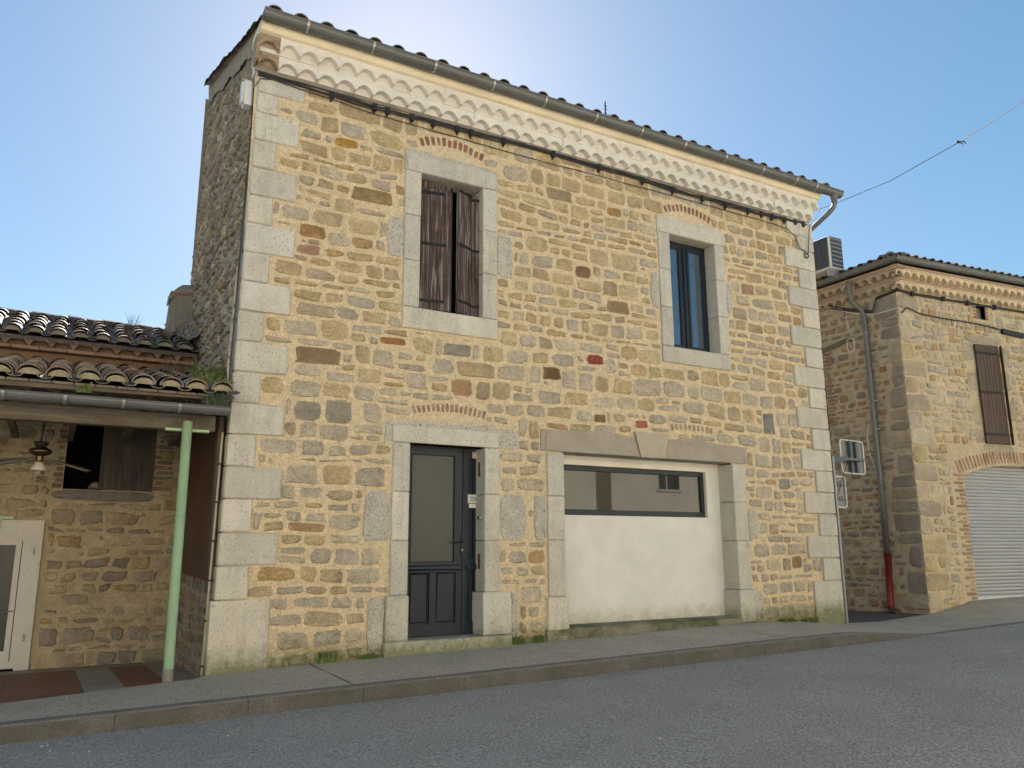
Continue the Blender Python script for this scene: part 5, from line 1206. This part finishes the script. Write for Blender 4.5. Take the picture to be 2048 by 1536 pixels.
weed('grass_tuft', 'green weeds at the foot of the left garage jamb', 'weed', (3.78, -.05, Zp(3.8)-.005), 90, .08, .08, GRN, 'weeds along the wall foot', True)
weed('grass_tuft', 'low weeds at the wall foot beside the right corner stone', 'weed', (8.62, -.06, Zp(8.6)-.005), 120, .07, .12, GRN, 'weeds along the wall foot', True)
weed('grass_tuft', 'low weeds at the wall foot midway between garage and right corner stone', 'weed', (8.15, -.05, Zp(8.15)-.005), 90, .05, .14, GRN, 'weeds along the wall foot', True)
weed('roof_weed', 'bushy green weed growing on the porch tiles against the gable', 'weed', (-.16, .35, 2.98), 240, .26, .17, GRN+DRY[2:], 'weeds on the porch roof', True, .7)
weed('roof_weed', 'round green cushion of weed hanging just above the porch gutter end', 'weed', (-.22, -.27, 2.63), 260, .16, .085, [(.05, .08, .035), (.07, .10, .05), (.04, .06, .03)], 'weeds on the porch roof', True, .35)
weed('roof_weed', 'dry weeds trailing over the tile edge beside the conduit', 'weed', (-.17, -.1, 2.85), 120, .16, .07, GRN+DRY, 'weeds on the porch roof', True, .6)
weed('roof_weed', 'small sprig growing from the middle of the porch eaves plank', 'weed', (-1.42, -.24, 2.70), 26, .09, .05, GRN, 'weeds on the porch roof', True, .4)
weed('roof_weed', 'thin dry stalks standing on the cottage ridge near the chimney', 'weed', (-.75, 4.33, 4.6), 16, .22, .08, DRY, 'weeds on the porch roof', False, .5, .003)
weed('roof_weed', 'dry grass along the brick course where the roofs meet the gable', 'weed', (-.28, 2.5, 3.52), 90, .20, .16, DRY, 'weeds on the porch roof', False, .6, .004)

# ================================================================= HOUSES ACROSS THE STREET (seen in the window reflections, bounce light)
def far_house(x0, x1, y, h, m, label, wins, depth=7):
    t = thing('house_across_street', label, 'house', ((x0+x1)/2, y, -.3), 'houses across the street')
    P = lambda u, v, o: (u, y+o, v)
    b_ = MB(); sheet(b_, P, [x0, x1], [-.9, h], wins, (1, 1, 1), 0, None, 2.)
    b_.add([(x0, y, -.9), (x0, y-depth, -.9), (x0, y-depth, h), (x0, y, h)], [(0, 1, 2, 3)]); b_.add([(x1, y, -.9), (x1, y-depth, -.9), (x1, y-depth, h), (x1, y, h)], [(0, 1, 2, 3)]); b_.add([(x0, y-depth, -.9), (x1, y-depth, -.9), (x1, y-depth, h), (x0, y-depth, h)], [(0, 1, 2, 3)])
    b_.build('wall', m, t)
    for (a, c, d, e) in wins:
        f_ = MB(); f_.box((a, y-.2, d), (c, y-.18, e), mi=0); f_.box((a-.08, y-.03, d-.1), (c+.08, y+.04, d), mi=1); f_.box(((a+c)/2-.03, y-.18, d), ((a+c)/2+.03, y-.14, e), mi=1)
        f_.build('window', [m_glass, m_oldp], t)
    r_ = MB(); canal(r_, (x0-.3, y+.45, h-.02), (1, 0, 0), (0, -.94, .34), (0, .34, .94), int((x1-x0+.6)/.28), .28, depth*.55, .5, .1, rnd, cols=[(.30, .17, .11), (.25, .14, .095), (.33, .21, .15)], n=5)
    r_.hexa([(x0-.3, y+.45, h-.05), (x0-.3, y-depth*.5, h+depth*.5*.36+.1), (x1+.3, y-depth*.5, h+depth*.5*.36+.1), (x1+.3, y+.45, h-.05), (x0-.3, y+.45, h), (x0-.3, y-depth*.5, h+depth*.5*.36+.15), (x1+.3, y-depth*.5, h+depth*.5*.36+.15), (x1+.3, y+.45, h)], (.2, .12, .08))
    r_.build('roof', [m_tile, m_conc], t)
far_house(-9, 5.2, -13.7, 6.2, m_pink, 'pinkish rendered house across the street reflected in the garage window', [(-6.5, -5.3, .9, 2.4), (-2.5, -1.3, .9, 2.4), (1.0, 2.6, .0, 2.3)])
far_house(5.9, 15.2, -13.9, 6.8, m_cream2, 'cream rendered house across the street reflected in the upper window', [(8, 9.1, .9, 2.4), (11, 13.2, -.2, 2.3), (8, 9, 3.2, 4.6), (11.5, 12.5, 3.2, 4.6)])
far_house(15.8, 30, -13.8, 7.0, m_pink, 'tall pink house across the street beyond the cream one', [(18, 19, .9, 2.4), (22, 23.2, .9, 2.4), (18, 19, 3.4, 4.8), (22, 23.2, 3.4, 4.8)])
far_house(-24, -9.6, -13.7, 6.6, m_cream2, 'cream house across the street at its far left end', [(-21, -20, .9, 2.4), (-16, -14.8, .9, 2.4), (-21, -20, 3.2, 4.6)])
